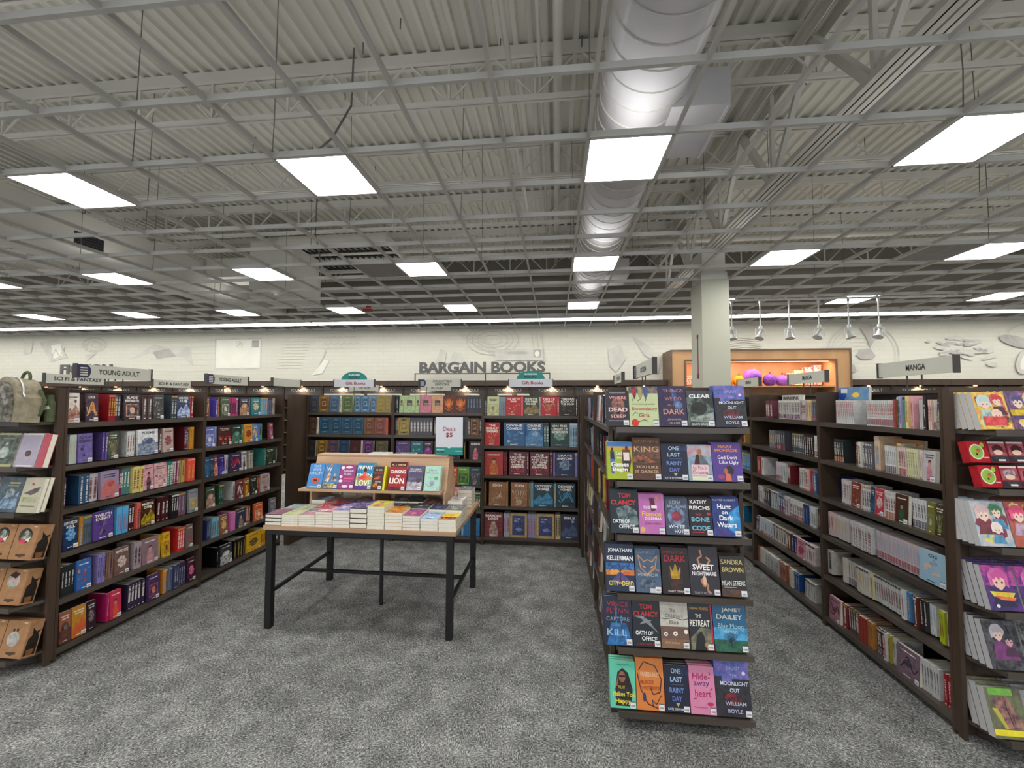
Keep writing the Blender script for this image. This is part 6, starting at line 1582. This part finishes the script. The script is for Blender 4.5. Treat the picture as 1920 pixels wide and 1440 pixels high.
backpack((-3.225, 2.075, 1.4795), -.12, 'A0967E', ('55544A', '96928A'), 'olive', 'grey camouflage mini backpack on the top ledge of the left rack')
backpack((-3.53, 2.08, 1.4795), -.1, 'A8302C', ('B83430', '983028'), 'darkweb', 'red mini backpack at the left photo edge, beside the camouflage one')
t = thing('green_pouch', 'dark green water bottle in a pouch beside the camouflage backpack', 'bottle', (-3.1, 2.235, 1.4725), .3)
mb = MB(); mb.tube((0, 0, 0), (.0, 0, .12), .026, 14, 0, .028, 'FFFFFF'); obj('bottle_body', mb, 'olive', t, smooth=False)
mb = MB(); mb.tube((0, 0, .12), (.0, 0, .15), .024, 14, 0, .018); mb.tube((0, 0, .15), (0, 0, .165), .02, 12); obj('cap', mb, 'olive', t)
mb = MB(); mb.poly([(-.02, -.03, .07), (.02, -.03, .08), (.012, -.03, .1), (-.01, -.03, .095)]); obj('tag', mb, 'sticker', t)

def packet(name, label, cat, loc, w, h, d, base, alt, its, side=None, rx=-.24, rz=0, group=None, side_art=None, sidec=None):
    t = thing(name, label, cat, loc, rz, group, rx=rx)
    mb = MB(); mb.box(-w/2, w/2, 0, d, 0, h, 0, base, alt)
    if sidec: mb.poly([(w/2+.0004, 0, 0), (w/2+.0004, d, 0), (w/2+.0004, d, h), (w/2+.0004, 0, h)], 0, sidec[0], sidec[1])
    if side == 'L': mb.poly([(-w/2-.0004, d, 0), (-w/2-.0004, 0, 0), (-w/2-.0004, 0, h), (-w/2-.0004, d, h)], 0, sidec[0], sidec[1]) if sidec else None
    obj('carton', mb, 'matte_print', t)
    mb = MB(); art(mb, its, -w/2, 0, w, h, 0); obj('front_print', mb, 'matte_print', t)
    if side_art:
        mb = MB(); art(mb, side_art, 0, 0, d, h, 0, 0, lambda X, Z, Y: (w/2-Y+.0006, X, Z)); obj('side_print', mb, 'matte_print', t)
    return t
KR = 'A87E58'; KR2 = '9C7450'
side_cat = [('p', [(.1, .05), (.9, .05), (.9, .5), (.75, .62), (.95, .72), (.6, .68), (.3, .8), (.38, .6), (.15, .5)], '1E1A16', '2A221C'), ('p', [(.3, .05), (.7, .05), (.75, .22), (.2, .2)], '8A5C38', '70482C')]
def kraft(x, z, pic, label):
    b_ = [('e', .46, .68, .3, .22, '2A2622', '4A443C')]
    if pic == 0: b_ += [('p', [(.25, .6), (.45, .85), (.7, .75), (.72, .6), (.5, .5)], '505450', 'B8B8A8'), ('p', [(.18, .52), (.4, .58), (.66, .6), (.5, .48), (.3, .45)], 'D05068', 'C04058'), ('p', [(.5, .56), (.72, .66), (.66, .5)], 'E0D8C0')]
    elif pic == 1: b_ = [('e', .44, .66, .28, .2, 'C0B0A8', 'A89890'), ('p', [(.2, .8), (.4, .92), (.66, .86), (.5, .72)], '4A3028', '382420'), ('p', [(.18, .55), (.45, .5), (.7, .54), (.45, .44)], '70907C', '88A890')]
    else: b_ = [('e', .42, .5, .27, .2, 'B8B4AC', '9A9690'), ('e', .36, .74, .05, .04, '3A2C24'), ('e', .52, .75, .05, .04, '3A2C24'), ('e', .46, .85, .2, .06, 'A07850', KR)]
    b_ += [('p', [(.3, .16), (.7, .17), (.74, .12), (.5, .07), (.28, .11)], '4A382C', '5C4838'), ('r', .72, .93, .88, .965, 'C8B498')]
    packet('kraft_pack', label, 'gift pack', (x, 2.128, z), .15, .195, .07, KR, KR2, b_, rx=-.24, group='kraft card sock packs on the left end cap', side_art=side_cat)
for r, (z, pic, nm) in enumerate(((.6745, 0, 'fourth'), (.4145, 1, 'fifth'), (.1145, 2, 'bottom'))):
    dx = (0, -.06, -.03)[r]
    kraft(-3.112+dx, z, pic, 'kraft pack, %s window, right one on the left rack %s ledge' % (('pink and white oval', 'spiky white and green', 'round white')[pic], nm))
    kraft(-3.268+dx, z, pic, 'kraft pack, %s window, middle one on the left rack %s ledge' % (('pink and white oval', 'spiky white and green', 'round white')[pic], nm))
    kraft(-3.424+dx, z, pic, 'kraft pack, %s window, leftmost on the left rack %s ledge' % (('pink and white oval', 'spiky white and green', 'round white')[pic], nm))
LB = [(1.2095, -3.275, .15, '2C3C34', 'C0C4A8', 'green book with white oval emblem', [('e', .46, .42, .22, .17, 'B8C0B4', '8A9890'), ('e', .48, .68, .07, .05, 'A8B0A8'), ('r', .25, .82, .75, .84, '90A090'), ('r', 0, .94, 1, 1, 'B8B078'), ('r', 0, 0, 1, .07, 'B0AC78')]),
 (1.2095, -3.115, .14, 'A8A0B0', '9A94A4', 'lavender book with round dark emblem', [('e', .52, .4, .19, .12, 'C8B0B0'), ('e', .52, .4, .16, .1, '3A3034', '4A4044'), ('r', 0, .95, 1, 1, 'D8D0C0'), ('r', .1, .02, .9, .06, 'E0D8D0')]),
 (.9445, -3.235, .16, '384450', '708490', 'blue-grey comic with cascading water', [('p', [(.05, .1), (.4, .5), (.6, .35), (.9, .6), (.95, .1)], '8AA4B8', '405868'), ('r', .4, .82, .85, .86, 'C8B870'), ('r', .35, .74, .82, .78, '80784C'), ('e', .55, .55, .2, .12, '98A8A8', '485860')]),
 (.9445, -3.085, .13, 'B8B49C', 'A8A488', 'cream comic with dark lettering', [('p', [(.1, .55), (.6, .7), (.9, .75), (.8, .6), (.5, .5)], '4A3C40', '6A5A58'), ('e', .45, .82, .07, .04, 'A84848'), ('r', .1, .3, .85, .44, '8A9860', 'B0A890'), ('r', .1, .18, .85, .2, '606050')]),
 (1.2095, -3.44, .15, '8A4A30', '703820', 'brown book half hidden beyond the green one', [('r', .1, .1, .9, .9, '9A5A3C', '703820')]), (.9445, -3.40, .15, '686868', '585858', 'grey comic at the photo edge', [('r', .1, .1, .9, .9, '787878', '585858')])]
for i, (z, x, w_, base, alt, lb, its) in enumerate(LB):
    for q in range(2):
        o = face_book(w_, .2, .022, its if q == 0 else [], base, hexmix(base, alt, .4), False)
        add(o, (x, 2.128+q*.0245, z+.001), 0, (lb+' on the %s ledge of the left rack' % ('second' if z > 1 else 'third')) if q == 0 else 'second copy behind the '+lb+', left rack', 'book', 'books on the left end cap', -.23, 'book')
o = face_book(.05, .198, .03, [('r', .1, .05, .9, .95, 'B84858', 'A83C4C')], 'C04858', 'B04050', False); add(o, (-3.016, 2.13, 1.2105), 0, 'narrow pink-red book at the right end of the left rack second ledge', 'book', 'books on the left end cap', -.23, 'book')

# ---------------------------------------------------------------- right end cap goods
def thick_set(x, z, w, h, n, th, base, alt, its, lb, ledge):
    for q in range(n):
        o = face_book(w, h, th, its if q == 0 else [('r', .05, .05, .95, .95, base, alt)], base, hexmix(base, alt, .5), False, side='C4C4C4', paper='whitepaper')
        l = lb+' on the %s ledge of the right rack' % ledge if q == 0 else '%s copy behind %s, right rack' % (nth(q), lb)
        add(o, (x, 2.125+q*(th+.001)/.97, z+.0105), 0, l, 'manga book', 'manga volumes on the right end cap', -.26, 'manga_book')
random.seed(8)
def figure(cx, cz, r, hair, skin, cloth, tilt=1):
    return [('p', [(cx-r*1.3, cz-r*2.2), (cx-r*.8, cz-r*.9), (cx+r*.8, cz-r*.9), (cx+r*1.4, cz-r*2.2)], cloth, hexmix(cloth, '202028', .3)),
            ('p', [(cx-r*1.15, cz-r*.5), (cx-r*1.2, cz+r*.5), (cx-r*.6, cz+r*1.1), (cx+r*.5, cz+r*1.1), (cx+r*1.2, cz+r*.5), (cx+r*1.1, cz-r*.6), (cx+r*.3, cz-r*.2)], hair, hexmix(hair, 'FFFFFF', .2)),
            ('p', [(cx-r*.75, cz+r*.1), (cx-r*.6, cz-r*.5), (cx+r*.05*tilt, cz-r*.85), (cx+r*.65, cz-r*.45), (cx+r*.75, cz+r*.15), (cx, cz+r*.35)], skin),
            ('p', [(cx-r*.9, cz+r*.5), (cx-r*.5, cz+r*.02), (cx-r*.25, cz+r*.4), (cx+r*.1, cz-r*.02), (cx+r*.35, cz+r*.4), (cx+r*.8, cz+r*.05), (cx+r*.8, cz+r*.7), (cx, cz+r*.9)], hair),
            ('e', cx-r*.32, cz-r*.18, r*.13, r*.1, hexmix(hair, '202030', .6)), ('e', cx+r*.36, cz-r*.16, r*.13, r*.1, hexmix(hair, '202030', .6))]
def manga_art(cols, seed):
    rnd = random.Random(seed); its = []
    for k in range(5):
        x, z = rnd.uniform(.1, .9), rnd.uniform(.15, .9); c = rnd.choice(cols); r = rnd.uniform(.12, .3)
        its.append(('p', [(min(1, max(0, x+r*math.cos(1.26*j+k)*rnd.uniform(.6, 1.2))), min(1, max(0, z+r*.8*math.sin(1.26*j+k)))) for j in range(5)], c, rnd.choice(cols)))
    skin = 'ECD0BC'
    for (x, z, r) in ((.32, .7, .2), (.72, .76, .17), (.6, .38, .14)):
        h = cols[(seed+int(x*10)) % len(cols)]; its += figure(x, z, r, h if h != skin else cols[0], skin, rnd.choice(cols))
    return [i_ for i_ in its]
X1 = 2.03
thick_set(X1-.003, 1.471, .135, .178, 4, .03, 'E8D050', 'C84050', manga_art(['782838', 'E8C8B0', 'C83038', 'F0D848', 'B8D0C8', '602030'], 1)+[('r', .15, .1, .85, .34, 'C83038', 'E85858')], 'thick manga with dark red and yellow cover', 'top')
thick_set(X1+.137, 1.471, .135, .185, 4, .03, '4A3858', 'D878A8', manga_art(['C870A0', '403860', 'E8C8B0', 'E0C030', '703048', '504078'], 2)+[('r', .0, .35, .9, .5, 'E0C030', 'B89818')], 'thick manga with pink and purple cover', 'top')
thick_set(X1+.277, 1.471, .135, .18, 4, .03, 'D83870', 'E0C030', manga_art(['D83870', 'E0C030', '8040A0', 'E8C8B0'], 3), 'thick manga with pink and yellow cover', 'top')
thick_set(X1-.025, .939, .14, .2, 4, .028, 'C8C0C0', '60A0C0', manga_art(['58A0C8', 'D0B0B0', '803848', 'E8D848', 'E8D8D0', '407850'], 4), 'thick manga crowded with pale and blue figures', 'third')
thick_set(X1+.12, .939, .14, .2, 4, .028, 'A05848', 'E06850', manga_art(['E06838', 'E84878', '38904C', 'E8D850', 'C8A8C0', '582830', 'F0E0D0'], 5), 'thick manga with orange pink and green cover', 'third')
thick_set(X1+.265, .939, .14, .2, 4, .028, 'A03030', 'D0A050', manga_art(['A03030', 'E0B060', '402028', '60A070'], 6), 'thick manga with dark red and gold cover', 'third')
thick_set(X1+.0, .654, .13, .19, 4, .03, '302858', '8038A0', [('r', 0, .55, 1, 1, 'C04898', '602878'), *figure(.48, .66, .26, 'C85098', 'E8C0A8', '28204C'), ('p', [(.1, .42), (.9, .4), (.8, .3), (.2, .3)], 'D0D838', 'E0A838'), ('p', [(.2, .32), (.9, .3), (.8, .22), (.4, .24)], 'E08048', 'D05848'), ('e', .25, .1, .06, .04, 'E0E0E8')], 'thick manga with magenta and navy cover', 'fourth')
thick_set(X1+.138, .654, .13, .19, 4, .03, '302858', '8038A0', [('r', 0, .55, 1, 1, 'C04898', '602878'), *figure(.48, .66, .26, 'C85098', 'E8C0A8', '28204C')], 'second magenta and navy manga pile', 'fourth')
thick_set(X1+.0, .394, .14, .2, 4, .03, '202024', '8A8A90', [('p', [(.15, .2), (.4, .75), (.75, .7), (.9, .2)], '803878', '603060'), *figure(.4, .72, .18, 'A8A0A8', 'D8B8A8', '803878'), *figure(.68, .58, .14, '282428', 'C8989C', '502848'), ('p', [(.7, .9), (.98, .9), (.98, .5), (.8, .6)], '141418', '404048')], 'thick manga with plum and black cover', 'fifth')
thick_set(X1+.148, .394, .14, .21, 4, .03, '18181C', 'D0D0CC', [('p', [(.1, .3), (.4, .9), (.7, .6), (.9, .3)], 'C8C8C4', '606068'), ('p', [(0, .6), (.9, .45), (.9, .38), (0, .5)], '141418')], 'thick manga with black and white cover', 'fifth')
thick_set(X1+.0, .094, .14, .195, 3, .035, '707850', '4A3840', [('r', .1, .86, .8, 1, '68B040', '88C048'), ('p', [(.15, .8), (.6, .85), (.95, .2), (.4, .2)], 'A87868', '584048'), ('l', [(.5, .75), (.6, .25)], .004, '302028'), ('p', [(.1, .6), (.25, .6), (.45, .2), (.35, .2)], 'B8B040'), ('r', 0, .06, 1, .18, 'E0D020', 'F0E030')], 'thick manga with green top and yellow foot', 'bottom')
thick_set(X1+.148, .094, .14, .195, 3, .035, '9A9A9C', '606064', [], 'grey-backed manga pile', 'bottom')
# red blind boxes on the second ledge
for r in range(2):
    z = 1.2155 if r == 0 else 1.325
    xo = .02 if r == 0 else -.0
    for c in range(4):
        front = c == 0
        its = [('e', .42, .5, .36, .36, 'E0E0D8', 'C8D0C0'), ('e', .42, .5, .3, .3, '80B038', '98B848'), ('e', .5, .55, .1, .1, 'C06858', '903838'), ('e', .4, .38, .05, .05, '2A1C1C'), ('e', .75, .82, .1, .12, 'A0B848'), ('r', .7, .2, .95, .26, 'E8A0A0')] if front else [('r', .04, .9, .96, .98, 'D8C8C8'), ('r', .04, .34, .96, .9, '8A3840', 'B06068'), ('p', [(.2, .5), (.2, .74), (.5, .86), (.82, .74), (.82, .5)], '401C28' if c % 2 else '302024', 'B8A8B0' if r == 0 and c == 1 else '50242E'), ('e', .5, .48, .26, .12, 'E8C0A8'), ('r', .02, .02, .98, .3, '302C30', '48444C'), ('r', .4, .08, .8, .16, 'D8D8D8')]
        w_ = .085 if front else .075; x = 1.935+xo+.0425+(0 if front else .083+.078*(c-1))
        packet('blind_box', '%s, %s row, right rack second ledge' % ('red box with green oval picture' if front else '%s wrapped pack right of the red box' % nth(c), 'lower' if r == 0 else 'upper'), 'toy box',
               (x, 2.128 if r == 0 else 2.128+.026, z), w_, .1, .04, 'B01C24' if front else '903038', '981820' if front else '70282E', its, rx=-.24, group='red toy packs on the right end cap')

# ---------------------------------------------------------------- bring the shop floor to true size, settle labels
done = set()
def walk(o):
    yield o
    for c in o.children: yield from walk(c)
Sm = Matrix.Scale(S, 4)
bpy.context.view_layer.update()
for root in FLOOR_ITEMS:
    for o in walk(root):
        o.location = o.location*S
        if o.data is not None and o.type == 'MESH' and o.data.name not in done:
            done.add(o.data.name); o.data.transform(Sm)
        for md in getattr(o, 'modifiers', []):
            if md.type == 'BEVEL': md.width *= S; md.segments = 3
seen = {}
for o in COL.objects:
    if o.parent is None and 'label' in o.keys():
        l = o['label']; seen.setdefault(l, []).append(o)
for l, os_ in seen.items():
    if len(os_) > 1: print('DUP LABEL', len(os_), l)
    if not 4 <= len(l.split()) <= 16: print('LABEL LENGTH', len(l.split()), l)
